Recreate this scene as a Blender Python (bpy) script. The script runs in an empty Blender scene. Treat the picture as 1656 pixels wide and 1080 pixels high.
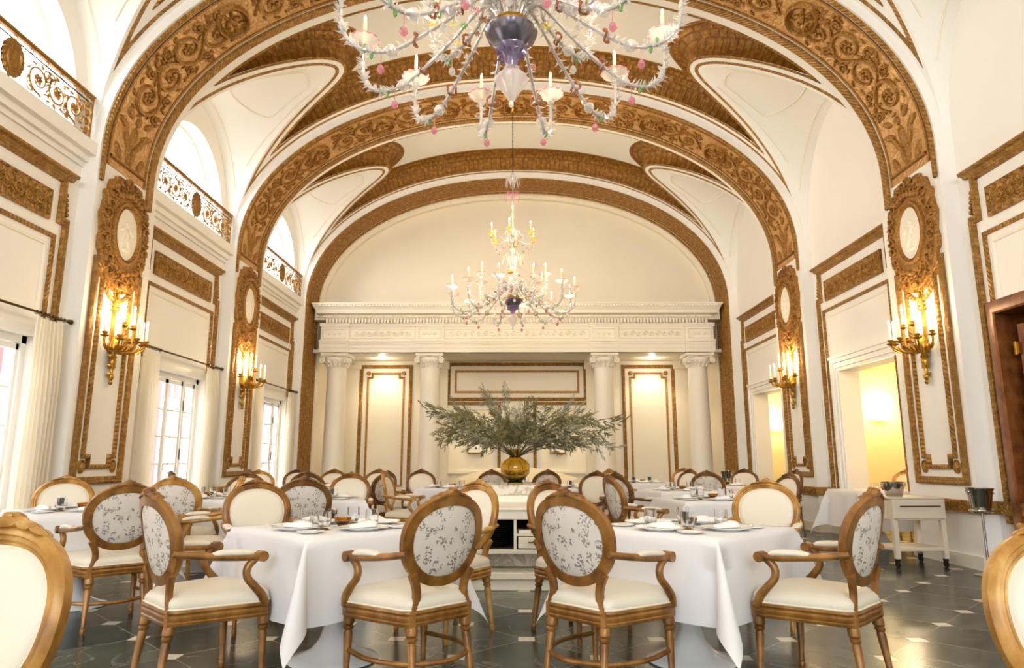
import bpy, bmesh, math, random
import numpy as np
from mathutils import Vector, Matrix
from math import sin, cos, pi, sqrt, radians, atan2
random.seed(7)
SC = bpy.context.scene
COL = SC.collection

# ------------------------------------------------------------------ materials
def lin(r, g, b):
    f = lambda c: ((c/255)/12.92 if c/255 <= .04045 else (((c/255)+.055)/1.055)**2.4)
    return (f(r), f(g), f(b), 1)

class NT:
    def __init__(s, name):
        s.m = bpy.data.materials.new(name); s.m.use_nodes = True
        s.t = s.m.node_tree; s.t.nodes.clear()
        s.out = s.n('ShaderNodeOutputMaterial')
    def n(s, typ, **kw):
        nd = s.t.nodes.new(typ)
        for k, v in kw.items():
            if k[0] == 'i' and k[1:].isdigit(): nd.inputs[int(k[1:])].default_value = v
            elif hasattr(nd, k): setattr(nd, k, v)
            else: nd.inputs[k.replace('_', ' ')].default_value = v
        return nd
    def l(s, a, b): s.t.links.new(a, b)
    def math(s, op, a, b=None, c=None):
        nd = s.n('ShaderNodeMath', operation=op)
        for i, x in enumerate((a, b, c)):
            if x is None: continue
            if isinstance(x, (int, float)): nd.inputs[i].default_value = x
            else: s.l(x, nd.inputs[i])
        return nd.outputs[0]
    def mix(s, f, a, b):
        nd = s.n('ShaderNodeMix', data_type='RGBA')
        for i, x in ((0, f), (6, a), (7, b)):
            if isinstance(x, (int, float, tuple)): nd.inputs[i].default_value = x
            else: s.l(x, nd.inputs[i])
        return nd.outputs[2]
    def bsdf(s, **kw):
        b = s.n('ShaderNodeBsdfPrincipled')
        for k, v in kw.items():
            k = k.replace('_', ' ')
            if isinstance(v, (int, float, tuple)): b.inputs[k].default_value = v
            else: s.l(v, b.inputs[k])
        s.l(b.outputs[0], s.out.inputs[0])
        return b
    def bump(s, h, strength=.5, dist=.01):
        b = s.n('ShaderNodeBump'); b.inputs['Strength'].default_value = strength
        b.inputs['Distance'].default_value = dist
        s.l(h, b.inputs['Height']); return b.outputs[0]
    def noise(s, scale, detail=3, coord='Object'):
        tc = s.n('ShaderNodeTexCoord'); nz = s.n('ShaderNodeTexNoise')
        nz.inputs['Scale'].default_value = scale; nz.inputs['Detail'].default_value = detail
        s.l(tc.outputs[coord], nz.inputs['Vector']); return nz.outputs[0]
    def ramp(s, f, stops):
        r = s.n('ShaderNodeValToRGB'); e = r.color_ramp.elements
        while len(e) < len(stops): e.new(.5)
        for i, (p, c) in enumerate(stops): e[i].position = p; e[i].color = c
        s.l(f, r.inputs[0]); return r.outputs[0]

def plain(name, col, rough=.5, metal=0, nscale=0, namt=.06, bump=0, bscale=60, **kw):
    t = NT(name); c = col
    if nscale:
        nz = t.noise(nscale)
        c2 = tuple(max(0, x*(1-namt*4)) for x in col[:3])+(1,)
        c = t.mix(nz, c2, tuple(min(1, x*(1+namt)) for x in col[:3])+(1,))
    a = dict(Base_Color=c, Roughness=rough, Metallic=metal); a.update(kw)
    if bump: a['Normal'] = t.bump(t.noise(bscale, 4), bump, .004)
    t.bsdf(**a); return t.m

def emis(name, col, st):
    t = NT(name); e = t.n('ShaderNodeEmission'); e.inputs[0].default_value = col; e.inputs[1].default_value = st
    t.l(e.outputs[0], t.out.inputs[0]); return t.m

def thin_glass(name, tint=(1, 1, 1, 1), gl=.12):
    t = NT(name); a = t.n('ShaderNodeBsdfTransparent'); a.inputs[0].default_value = tint
    g = t.n('ShaderNodeBsdfGlossy'); g.inputs['Roughness'].default_value = .03
    m = t.n('ShaderNodeMixShader'); m.inputs[0].default_value = .07; t.l(a.outputs[0], m.inputs[1]); t.l(g.outputs[0], m.inputs[2])
    t.l(m.outputs[0], t.out.inputs[0]); return t.m

def glass(name, col, rough=.04, ior=1.45):
    t = NT(name); t.bsdf(Base_Color=col, Roughness=rough, IOR=ior, Transmission_Weight=1.0); return t.m

def gilt(name, dark, mid, light, uvpat=None, bump=.6, nscale=14):
    t = NT(name)
    nz = t.noise(nscale, 5)
    md = tuple((a+b)/2 for a, b in zip(dark, mid)); col = t.ramp(nz, [(.25, md), (.5, mid), (.8, light)])
    h = nz
    if uvpat:
        tc = t.n('ShaderNodeUVMap'); sp = t.n('ShaderNodeSeparateXYZ'); t.l(tc.outputs[0], sp.inputs[0])
        u, v = sp.outputs[0], sp.outputs[1]
        if uvpat[0] == 'rope':
            k = t.math('ADD', t.math('MULTIPLY', u, uvpat[1]), t.math('MULTIPLY', v, uvpat[1]*.9))
            w = t.math('ABSOLUTE', t.math('SINE', k))
        elif uvpat[0] == 'leaf':
            vv = t.math('MULTIPLY', v, uvpat[2]); row = t.math('FLOOR', vv); fv = t.math('FRACT', vv)
            k = t.math('ADD', t.math('MULTIPLY', u, uvpat[1]), t.math('MULTIPLY', row, 1.5708))
            w = t.math('ABSOLUTE', t.math('SINE', k))
            w = t.math('MULTIPLY', t.math('POWER', w, .6), t.math('POWER', t.math('SINE', t.math('MULTIPLY', fv, 3.1416)), .5))
            rib = t.math('ABSOLUTE', t.math('SINE', t.math('MULTIPLY', k, 4)))
            w = t.math('MULTIPLY', w, t.math('ADD', .72, t.math('MULTIPLY', rib, .28)))
        elif uvpat[0] == 'carve':
            vo = t.n('ShaderNodeTexVoronoi'); vo.inputs['Scale'].default_value = uvpat[1]
            nv = t.n('ShaderNodeTexNoise'); nv.inputs['Scale'].default_value = uvpat[1]*.6
            t.l(tc.outputs[0], nv.inputs['Vector'])
            ad = t.n('ShaderNodeVectorMath', operation='MULTIPLY_ADD'); ad.inputs[1].default_value = (.12, .12, .12)
            t.l(nv.outputs[1], ad.inputs[0]); t.l(tc.outputs[0], ad.inputs[2]); t.l(ad.outputs[0], vo.inputs['Vector'])
            w = t.math('ABSOLUTE', t.math('SINE', t.math('MULTIPLY', vo.outputs[0], 9)))
        wc = t.ramp(w, [(.05, (0, 0, 0, 1)), (.55, (1, 1, 1, 1))])
        col = t.mix(t.math('MULTIPLY', t.math('SUBTRACT', 1, wc), .55), col, dark)
        h = t.math('ADD', t.math('MULTIPLY', w, .9), t.math('MULTIPLY', nz, .35))
    t.bsdf(Base_Color=col, Roughness=.42, Metallic=.25, Normal=t.bump(h, bump, .02))
    return t.m

G_D, G_M, G_L = lin(104, 66, 18), lin(168, 120, 50), lin(214, 168, 92)
M = {}
M['wall'] = plain('cream_plaster', lin(247, 243, 236), .7, nscale=1.2, namt=.01)
M['ceiling'] = plain('white_plaster', lin(248, 246, 241), .75, nscale=1.0, namt=.008)
M['trimwhite'] = plain('ivory_paint', lin(244, 236, 220), .5, nscale=3, namt=.01)
M['backwall'] = plain('beige_plaster', lin(247, 237, 216), .65, nscale=1.5, namt=.012)
M['yellow'] = plain('yellow_plaster', lin(242, 224, 174), .65, nscale=1.5, namt=.012)
M['gold'] = gilt('carved_gilt', G_D, G_M, G_L, bump=.5, nscale=30)
M['goldrope'] = gilt('gilt_rope_moulding', G_D, G_M, G_L, ('rope', 55), .8)
M['goldleaf'] = gilt('gilt_leaf_moulding', G_D, G_M, G_L, ('leaf', 50, 22), .8)
M['goldcarve'] = gilt('gilt_carved_panel', G_D, G_M, G_L, ('carve', 9), .9)
M['cove'] = gilt('gilt_acanthus_cove', lin(84, 50, 12), lin(154, 104, 34), lin(206, 154, 68), ('leaf', 30, 8.6), 1.0)
M['ground'] = gilt('gilt_ground', lin(176, 124, 62), lin(206, 158, 98), lin(226, 182, 122), ('carve', 7), .35, 6)
M['relief'] = gilt('gilt_relief', lin(96, 60, 16), lin(154, 104, 38), lin(208, 158, 78), bump=.6, nscale=40)
M['bronze'] = plain('dark_bronze', lin(92, 72, 40), .35, .9, nscale=20)
M['railgold'] = plain('gilded_iron', lin(176, 128, 58), .38, .4, nscale=18, namt=.1)
M['brass'] = plain('aged_brass', lin(196, 150, 62), .28, .9, nscale=30, namt=.1)
M['whitepaint'] = plain('white_gloss_paint', lin(246, 244, 238), .35)
M['pane'] = thin_glass('window_glass')
M['leather'] = plain('cream_leather', lin(223, 214, 196), .42, bump=.12, bscale=90)
M['armpad'] = M['leather']
M['piping'] = plain('cream_piping', lin(232, 220, 194), .5)
M['linen'] = plain('white_linen', lin(227, 225, 226), .8, bump=.15, bscale=220)
M['napkin'] = plain('napkin_cotton', lin(238, 236, 233), .85)
M['china'] = plain('white_china', lin(248, 248, 246), .12)
M['tulip'] = plain('white_lacquer', lin(246, 246, 245), .15)
M['steel'] = plain('polished_steel', lin(200, 196, 190), .12, 1)
M['tumbler'] = glass('clear_glass', (1, 1, 1, 1), 0)
M['amber'] = glass('amber_glass', lin(224, 168, 70), .02)
M['vase'] = glass('olive_amber_glass', lin(226, 200, 96), .02)
def milky(name, col, tr=.5):
    t = NT(name); d = t.n('ShaderNodeBsdfTranslucent'); d.inputs[0].default_value = col
    e = t.n('ShaderNodeBsdfDiffuse'); e.inputs[0].default_value = col
    g = t.n('ShaderNodeBsdfGlossy'); g.inputs['Roughness'].default_value = .08
    x = t.n('ShaderNodeBsdfTransparent'); x.inputs[0].default_value = tuple((1+3*c)/4 for c in col[:3])+(1,)
    def mx(a, b, f):
        m = t.n('ShaderNodeMixShader'); m.inputs[0].default_value = f; t.l(a.outputs[0], m.inputs[1]); t.l(b.outputs[0], m.inputs[2]); return m
    m = mx(mx(mx(d, e, .4), g, .3), x, .46); t.l(m.outputs[0], t.out.inputs[0]); return t.m
M['crystal'] = milky('crystal_glass', lin(250, 248, 248))
M['pinkglass'] = milky('pink_glass', lin(240, 176, 194))
M['yellowglass'] = milky('yellow_glass', lin(238, 222, 110))
M['greenglass'] = milky('green_glass', lin(150, 206, 130))
M['amberflower'] = milky('orange_glass', lin(190, 118, 60))
M['purpleglass'] = milky('violet_glass', lin(176, 146, 204))
M['pewter'] = plain('pewter_cup', lin(128, 122, 134), .22, .8, nscale=14, namt=.12)
M['armglass'] = plain('silvered_glass_rod', lin(196, 192, 192), .15, .3, nscale=24, namt=.1)
M['candle'] = plain('cream_candle', lin(250, 226, 160), .5)
M['whitecandle'] = plain('white_candle', lin(250, 240, 220), .5)
M['bulb'] = emis('candle_bulb', (1, .78, .45, 1), 60)
M['lampshade'] = emis('lit_alabaster', (1, .82, .45, 1), 9)
M['downlight'] = emis('downlight_lens', (1, .9, .7, 1), 20)
M['iron'] = plain('blackened_iron', lin(50, 44, 38), .5, .6)
M['black'] = plain('matt_black', lin(26, 24, 23), .5)
M['cabinet'] = plain('ivory_lacquer', lin(240, 232, 214), .4)
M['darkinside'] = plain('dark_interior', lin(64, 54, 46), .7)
M['trolley'] = plain('putty_paint', lin(222, 208, 186), .45)
M['sofa'] = plain('ivory_upholstery', lin(240, 226, 190), .6, bump=.15, bscale=60)
M['pinkwall'] = plain('pink_stucco', lin(168, 84, 84), .8, nscale=3)
M['paving'] = plain('pale_paving', lin(200, 196, 188), .8, nscale=2)
M['stem'] = plain('olive_stem', lin(96, 86, 58), .7)
M['leaf'] = plain('dusty_olive_leaf', lin(158, 150, 92), .6, nscale=9, namt=.3)
M['leaf2'] = plain('silver_olive_leaf', lin(190, 184, 152), .6, nscale=9, namt=.3)

def mk_wood(name, a, b, c, worn=True):
    t = NT(name); nz = t.noise(6, 6)
    tc = t.n('ShaderNodeTexCoord'); mp = t.n('ShaderNodeMapping'); mp.inputs['Scale'].default_value = (5, 5, 2.5)
    t.l(tc.outputs['Object'], mp.inputs[0]); n2 = t.n('ShaderNodeTexNoise'); n2.inputs['Scale'].default_value = 3; n2.inputs['Detail'].default_value = 5
    t.l(mp.outputs[0], n2.inputs['Vector'])
    f = t.math('ADD', t.math('MULTIPLY', nz, .5), t.math('MULTIPLY', n2.outputs[0], .5))
    t.bsdf(Base_Color=t.ramp(f, [(.36, a), (.5, b), (.66, c)]), Roughness=.34, Metallic=.15, Normal=t.bump(f, .25, .004))
    return t.m
M['gwood'] = mk_wood('antique_gold_wood', lin(98, 60, 20), lin(138, 92, 36), lin(174, 124, 62))
M['gwood2'] = mk_wood('gilded_wood_bright', lin(128, 84, 32), lin(174, 124, 54), lin(214, 172, 102))
M['gwood3'] = mk_wood('walnut_gold_wood', lin(76, 46, 20), lin(112, 74, 34), lin(146, 102, 50))
M['doorwood'] = mk_wood('red_brown_wood', lin(96, 50, 20), lin(128, 74, 34), lin(152, 96, 50))

def mk_print():
    t = NT('toile_fabric'); tc = t.n('ShaderNodeTexCoord')
    vo = t.n('ShaderNodeTexVoronoi'); vo.inputs['Scale'].default_value = 21
    t.l(tc.outputs['Object'], vo.inputs['Vector'])
    nz = t.n('ShaderNodeTexNoise'); nz.inputs['Scale'].default_value = 85; nz.inputs['Detail'].default_value = 3
    t.l(tc.outputs['Object'], nz.inputs['Vector'])
    near = t.math('LESS_THAN', vo.outputs[0], .5)
    sep = t.n('ShaderNodeSeparateColor'); t.l(vo.outputs[1], sep.inputs[0])
    keep = t.math('GREATER_THAN', sep.outputs[0], .12)
    ink = t.math('MULTIPLY', t.math('MULTIPLY', near, keep), t.math('GREATER_THAN', nz.outputs[0], .52))
    base = t.mix(t.noise(5), lin(204, 192, 178), lin(222, 214, 204))
    t.bsdf(Base_Color=t.mix(ink, base, lin(132, 126, 120)), Roughness=.8)
    return t.m
M['toile'] = mk_print()

def mk_floor():
    t = NT('slate_floor_tiles'); tc = t.n('ShaderNodeTexCoord'); sp = t.n('ShaderNodeSeparateXYZ')
    t.l(tc.outputs['Object'], sp.inputs[0]); L = .6
    x = t.math('SUBTRACT', sp.outputs[0], 3.03); y = t.math('SUBTRACT', sp.outputs[1], 5.18)
    k = 1/(sqrt(2)*L)
    p = t.math('MULTIPLY', t.math('ADD', x, y), k); q = t.math('MULTIPLY', t.math('SUBTRACT', y, x), k)
    rp, rq = t.math('ROUND', p), t.math('ROUND', q)
    dp, dq = t.math('SUBTRACT', p, rp), t.math('SUBTRACT', q, rq)
    # back to axis aligned offsets
    dx = t.math('MULTIPLY', t.math('SUBTRACT', dp, dq), L/sqrt(2)); dy = t.math('MULTIPLY', t.math('ADD', dp, dq), L/sqrt(2))
    m = t.math('MAXIMUM', t.math('ABSOLUTE', dx), t.math('ABSOLUTE', dy))
    dot = t.math('LESS_THAN', m, .052); ring = t.math('LESS_THAN', m, .058)
    g = t.math('LESS_THAN', t.math('MINIMUM', t.math('ABSOLUTE', dp), t.math('ABSOLUTE', dq)), .008)
    grout = t.math('MAXIMUM', ring, g)
    cv = t.n('ShaderNodeCombineXYZ'); t.l(t.math('FLOOR', p), cv.inputs[0]); t.l(t.math('FLOOR', q), cv.inputs[1])
    wn = t.n('ShaderNodeTexWhiteNoise'); t.l(cv.outputs[0], wn.inputs[0])
    nz = t.noise(2.5, 8)
    f = t.math('ADD', t.math('MULTIPLY', wn.outputs[0], .55), t.math('MULTIPLY', nz, .6))
    n3 = t.n('ShaderNodeTexNoise'); n3.inputs['Scale'].default_value = 1.6; n3.inputs['Detail'].default_value = 10; n3.inputs['Distortion'].default_value = 1.5; t.l(tc.outputs['Object'], n3.inputs['Vector'])
    vein = t.ramp(t.math('ABSOLUTE', t.math('SUBTRACT', n3.outputs[0], .5)), [(.0, (1, 1, 1, 1)), (.018, (0, 0, 0, 1))])
    slate = t.ramp(f, [(.25, lin(26, 38, 38)), (.55, lin(50, 62, 60)), (.9, lin(92, 96, 84))])
    slate = t.mix(t.math('MULTIPLY', vein, .35), slate, lin(150, 150, 136))
    c = t.mix(grout, slate, lin(128, 126, 112)); c = t.mix(dot, c, lin(226, 216, 200))
    rough = t.math('ADD', t.math('MULTIPLY', nz, .22), .12)
    h = t.math('SUBTRACT', t.math('MULTIPLY', nz, .3), grout)
    t.bsdf(Base_Color=c, Roughness=rough, Normal=t.bump(h, .12, .004))
    return t.m
M['floor'] = mk_floor()

def mk_marble():
    t = NT('veined_marble'); nz = t.n('ShaderNodeTexNoise'); nz.inputs['Scale'].default_value = 5; nz.inputs['Detail'].default_value = 8; nz.inputs['Distortion'].default_value = 1.6
    tc = t.n('ShaderNodeTexCoord'); t.l(tc.outputs['Object'], nz.inputs['Vector'])
    t.bsdf(Base_Color=t.ramp(nz.outputs[0], [(.38, lin(226, 216, 200)), (.5, lin(190, 176, 158)), (.56, lin(228, 220, 206))]), Roughness=.15)
    return t.m
M['marble'] = mk_marble()

def mk_curtain():
    t = NT('ivory_sheer_curtain'); d = t.n('ShaderNodeBsdfDiffuse'); d.inputs[0].default_value = lin(248, 242, 230)
    r = t.n('ShaderNodeBsdfTranslucent'); r.inputs[0].default_value = lin(250, 244, 230)
    m = t.n('ShaderNodeMixShader'); m.inputs[0].default_value = .45
    t.l(d.outputs[0], m.inputs[1]); t.l(r.outputs[0], m.inputs[2]); t.l(m.outputs[0], t.out.inputs[0]); return t.m
M['curtain'] = mk_curtain()

def mk_picture():
    t = NT('botanical_print'); tc = t.n('ShaderNodeTexCoord'); nz = t.n('ShaderNodeTexNoise'); nz.inputs['Scale'].default_value = 9; nz.inputs['Detail'].default_value = 3
    t.l(tc.outputs['Object'], nz.inputs['Vector'])
    t.bsdf(Base_Color=t.ramp(nz.outputs[0], [(.42, lin(70, 64, 60)), (.5, lin(235, 228, 214))]), Roughness=.4)
    return t.m
M['print'] = mk_picture()

# ------------------------------------------------------------------ mesh builder
class MB:
    def __init__(s): s.v = []; s.f = []; s.uv = []; s.mi = []; s.cm = 0
    def add(s, vs, fs, uvs=None):
        o = len(s.v); s.v.extend(tuple(p) for p in vs)
        for k, f in enumerate(fs):
            s.f.append(tuple(i+o for i in f)); s.mi.append(s.cm)
            s.uv.append([uvs[i] for i in f] if uvs else None)
        return s
    def box(s, x0, x1, y0, y1, z0, z1, fn=None):
        vs = [(x, y, z) for z in (z0, z1) for y in (y0, y1) for x in (x0, x1)]
        if fn: vs = [fn(*p) for p in vs]
        return s.add(vs, [(0, 2, 3, 1), (4, 5, 7, 6), (0, 1, 5, 4), (2, 6, 7, 3), (0, 4, 6, 2), (1, 3, 7, 5)])
    def bbox(s, x0, x1, y0, y1, z0, z1, b=.006):
        """box with chamfered edges"""
        r = []
        for z, i in ((z0, b), (z0+b, 0), (z1-b, 0), (z1, b)):
            r.append([(x0+i+(b if i == 0 else 0)*0, y0+i, z), (x1-i, y0+i, z), (x1-i, y1-i, z), (x0+i, y1-i, z)])
        vs = [p for q in r for p in q]; fs = [(3, 2, 1, 0), (12, 13, 14, 15)]
        for k in range(3):
            for j in range(4): a = k*4+j; c = k*4+(j+1) % 4; fs.append((a, c, c+4, a+4))
        return s.add(vs, fs)
    def lathe(s, prof, seg=24, c=(0, 0, 0), fn=None, flute=0, nfl=0):
        vs = []; fs = []; uv = []
        for k, (r, z) in enumerate(prof):
            for j in range(seg):
                a = 2*pi*j/seg; rr = max(r, 1e-4)
                if nfl: rr *= 1+flute*abs(cos(nfl*a/2))
                p = (c[0]+rr*cos(a), c[1]+rr*sin(a), c[2]+z)
                vs.append(fn(*p) if fn else p); uv.append((j/seg, k*.1))
        n = len(prof)
        for k in range(n-1):
            for j in range(seg):
                j2 = (j+1) % seg; fs.append((k*seg+j, k*seg+j2, (k+1)*seg+j2, (k+1)*seg+j))
        fs.append(tuple(range(seg))[::-1]); fs.append(tuple((n-1)*seg+j for j in range(seg)))
        return s.add(vs, fs)
    def tube(s, pts, rad, seg=8, closed=False, flat=1.0, up=None, capped=True, prof=None):
        """rad: number or list; flat squashes along the binormal; prof: list of (a,b) section"""
        P = [Vector(p) for p in pts]; n = len(P); vs = []; fs = []; uv = []
        R = rad if isinstance(rad, (list, tuple)) else [rad]*n
        T = []
        for i in range(n):
            a = P[(i-1) % n] if (closed or i > 0) else P[i]; b = P[(i+1) % n] if (closed or i < n-1) else P[i]
            t = b-a; T.append(t.normalized() if t.length > 1e-9 else Vector((0, 0, 1)))
        u = Vector(up) if up else (Vector((0, 0, 1)) if abs(T[0].z) < .9 else Vector((1, 0, 0)))
        L = 0; m = len(prof) if prof else seg
        for i in range(n):
            if i: L += (P[i]-P[i-1]).length
            if up: u = Vector(up)
            w = T[i].cross(u)
            if w.length < 1e-6: w = T[i].orthogonal()
            w.normalize(); nn = w.cross(T[i]).normalized()
            if not up: u = nn
            for j in range(m):
                if prof: a, b = prof[j]; vs.append(P[i]+w*a*R[i]+nn*b*R[i])
                else:
                    an = 2*pi*j/seg; vs.append(P[i]+w*cos(an)*R[i]+nn*sin(an)*R[i]*flat)
                uv.append((L, j/m))
        for i in range(n-1+(1 if closed else 0)):
            for j in range(m):
                a = i*m+j; b = i*m+(j+1) % m; c = ((i+1) % n)*m+(j+1) % m; d = ((i+1) % n)*m+j
                fs.append((a, b, c, d))
        if not closed and capped: fs.append(tuple(range(m))[::-1]); fs.append(tuple((n-1)*m+j for j in range(m)))
        return s.add(vs, fs, uv)
    def mould(s, path, prof, fmap, closed=True):
        """mitred moulding: path 2D points, prof [(w,h)] w to the left of the path, h out of the plane"""
        n = len(path); vs = []; uv = []; fs = []; L = 0; m = len(prof)
        for i in range(n):
            p = Vector(path[i]); a = Vector(path[(i-1) % n]); b = Vector(path[(i+1) % n])
            if i: L += (p-a).length
            d1 = (p-a).normalized() if (closed or i > 0) else (b-p).normalized()
            d2 = (b-p).normalized() if (closed or i < n-1) else d1
            n1 = Vector((-d1.y, d1.x)); n2 = Vector((-d2.y, d2.x)); mm = n1+n2
            if mm.length < 1e-6: mm = n1
            mm.normalize(); k = 1/max(.35, mm.dot(n1))
            for w, h in prof: q = p+mm*(w*k); vs.append(fmap(q.x, q.y, h)); uv.append((L, w))
        for i in range(n-1+(1 if closed else 0)):
            for j in range(m-1):
                a = i*m+j; c = ((i+1) % n)*m+j; fs.append((a, a+1, c+1, c))
        return s.add(vs, fs, uv)
    def ribbon(s, pts, w, h, fmap):
        """ridge along 2D pts; w, h numbers or functions of 0..1"""
        n = len(pts); vs = []; fs = []
        for i in range(n):
            t = i/(n-1); p = Vector(pts[i]); a = Vector(pts[max(0, i-1)]); b = Vector(pts[min(n-1, i+1)])
            d = (b-a); d = d.normalized() if d.length > 1e-9 else Vector((1, 0)); q = Vector((-d.y, d.x))
            ww = w(t) if callable(w) else w; hh = h(t) if callable(h) else h
            vs += [fmap(*(p+q*ww), -.004), fmap(*(p+q*ww*.45), hh), fmap(*(p-q*ww*.45), hh), fmap(*(p-q*ww), -.004)]
        for i in range(n-1):
            for j in range(3): a = i*4+j; fs.append((a, a+1, a+5, a+4))
        return s.add(vs, fs)
    def blob(s, cx, cy, rx, ry, ang, h, fmap, seg=8, point=False):
        ca, sa = cos(ang), sin(ang); vs = []; fs = []
        for k, (rr, hh) in enumerate(((1, -.004), (.7, h*.72))):
            for j in range(seg):
                a = 2*pi*j/seg; x, y = rx*rr*cos(a), ry*rr*sin(a)
                if point and cos(a) > 0: y *= 1-cos(a)*.8
                vs.append(fmap(cx+x*ca-y*sa, cy+x*sa+y*ca, hh))
        vs.append(fmap(cx, cy, h))
        for j in range(seg):
            k = (j+1) % seg; fs.append((j, k, seg+k, seg+j)); fs.append((seg+j, seg+k, 2*seg))
        return s.add(vs, fs)
    def rect(s, a0, a1, b0, b1, fmap, h=0, na=1, nb=1):
        vs = []; uv = []; fs = []
        for j in range(nb+1):
            for i in range(na+1):
                a = a0+(a1-a0)*i/na; b = b0+(b1-b0)*j/nb; vs.append(fmap(a, b, h)); uv.append((a, b))
        for j in range(nb):
            for i in range(na): k = j*(na+1)+i; fs.append((k, k+1, k+na+2, k+na+1))
        return s.add(vs, fs, uv)
    def slab(s, a0, a1, b0, b1, h0, h1, fmap):
        vs = [fmap(a, b, h) for h in (h0, h1) for b in (b0, b1) for a in (a0, a1)]
        uv = [(a, b) for h in (h0, h1) for b in (b0, b1) for a in (a0, a1)]
        return s.add(vs, [(0, 2, 3, 1), (4, 5, 7, 6), (0, 1, 5, 4), (2, 6, 7, 3), (0, 4, 6, 2), (1, 3, 7, 5)], uv)
    def xf(s, M4):
        s.v = [tuple(M4 @ Vector(p)) for p in s.v]; return s
    def obj(s, name, mat, parent=None, smooth=True, angle=35, recalc=True):
        me = bpy.data.meshes.new(name); me.from_pydata(s.v, [], s.f); me.update()
        if any(u is not None for u in s.uv):
            ul = me.uv_layers.new(name='UVMap'); flat = []
            for f, u in zip(s.f, s.uv): flat += [c for p in (u if u else [(0, 0)]*len(f)) for c in p]
            ul.data.foreach_set('uv', flat)
        for m in (mat if isinstance(mat, (list, tuple)) else [mat]): me.materials.append(M[m] if isinstance(m, str) else m)
        if max(s.mi or [0]): me.polygons.foreach_set('material_index', s.mi)
        if recalc:
            b = bmesh.new(); b.from_mesh(me); bmesh.ops.recalc_face_normals(b, faces=b.faces); b.to_mesh(me); b.free()
        if smooth:
            me.polygons.foreach_set('use_smooth', [True]*len(me.polygons))
            try: me.set_sharp_from_angle(angle=radians(angle))
            except Exception: pass
        o = bpy.data.objects.new(name, me); COL.objects.link(o)
        if parent: o.parent = parent
        return o

def tag(o, label=None, cat=None, group=None, kind=None):
    if label: o['label'] = label
    if cat: o['category'] = cat
    if group: o['group'] = group
    if kind: o['kind'] = kind
    return o
def thing(name, loc=(0, 0, 0), rz=0, label=None, cat=None, group=None):
    o = bpy.data.objects.new(name, None); COL.objects.link(o); o.empty_display_size = .1
    o.location = loc; o.rotation_euler = (0, 0, rz); return tag(o, label, cat, group)
def struct(o): o['kind'] = 'structure'; return o
KIDS = {}
def copy_tree(o, parent=None):
    c = o.copy(); COL.objects.link(c)
    if parent is not None: c.parent = parent
    for ch in list(o.children): copy_tree(ch, c)
    return c
def place(o, loc, rz=0, label=None, cat=None, group=None, scale=None):
    c = copy_tree(o); c.location = loc; c.rotation_euler = (0, 0, rz)
    if scale: c.scale = (scale,)*3
    return tag(c, label, cat, group)
def spline(P, n):
    """catmull-rom through P, n samples per span"""
    P = [Vector(p) for p in P]; out = []
    for i in range(len(P)-1):
        a = P[max(0, i-1)]; b = P[i]; c = P[i+1]; d = P[min(len(P)-1, i+2)]
        for k in range(n):
            t = k/n; out.append(.5*((2*b)+(c-a)*t+(2*a-5*b+4*c-d)*t*t+(3*b-a-3*c+d)*t**3))
    out.append(P[-1]); return out
def spiral(cx, cy, r, turns, a0, sgn=1, n=26, r1=.12):
    return [(cx+r*(1-(1-r1)*k/n)*cos(a0+sgn*2*pi*turns*k/n), cy+r*(1-(1-r1)*k/n)*sin(a0+sgn*2*pi*turns*k/n)) for k in range(n+1)]
# ------------------------------------------------------------------ architecture
PA, PB, PN, PZ = 4.95, 3.08, 2.1, 4.8
_th = np.linspace(0, pi, 1201)
_px = -np.sign(np.cos(_th))*PA*np.abs(np.cos(_th))**(2/PN); _pz = PZ+PB*np.abs(np.sin(_th))**(2/PN)
_ps = np.concatenate([[0], np.cumsum(np.hypot(np.diff(_px), np.diff(_pz)))]); SL = float(_ps[-1])
_gx, _gz = np.gradient(_px, _ps), np.gradient(_pz, _ps)
def prof(s, off=0.0):
    """point on the vault profile; s = arc length from the left spring, off > 0 towards the room"""
    if s <= 0: return (-PA+off, PZ+s)
    if s >= SL: return (PA-off, PZ-(s-SL))
    x = float(np.interp(s, _ps, _px)); z = float(np.interp(s, _ps, _pz))
    tx = float(np.interp(s, _ps, _gx)); tz = float(np.interp(s, _ps, _gz)); n = sqrt(tx*tx+tz*tz) or 1
    return (x+off*tz/n, z-off*tx/n)
PIERS = [(-.45, 1.3), (3.55, 1.3), (7.55, 1.3), (11.55, 1.3), (15.55, 1.1)]
BAYS = [(2.2, 1.35), (6.2, 1.35), (10.2, 1.35), (14.2, 1.35)]
WX = 5.15; ZS = 5.0; BOFF = .12

def srange(a, b, step=.09):
    n = max(2, int((b-a)/step)); return [a+(b-a)*i/n for i in range(n+1)]
def amap(y0, base=0.0):
    def f(a, b, h):
        x, z = prof(a, h+base); return (x, y0+b, z)
    return f
def pmap(side, y0):
    return lambda a, b, h: (side*(PA-h), y0+a, b)
def wmap(side, yc):
    return lambda a, b, h: (side*(WX-h), yc+a, b)

def slabstrip(mb, ss, t0, t1, h, fm, side=True):
    """raised strip along the arch: section t0..t1, height h"""
    mb.mould([(s, t0) for s in ss], [(0, -.01), (0, h), (t1-t0, h), (t1-t0, -.01)] if side else [(0, h), (t1-t0, h)], fm, closed=False)

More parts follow.
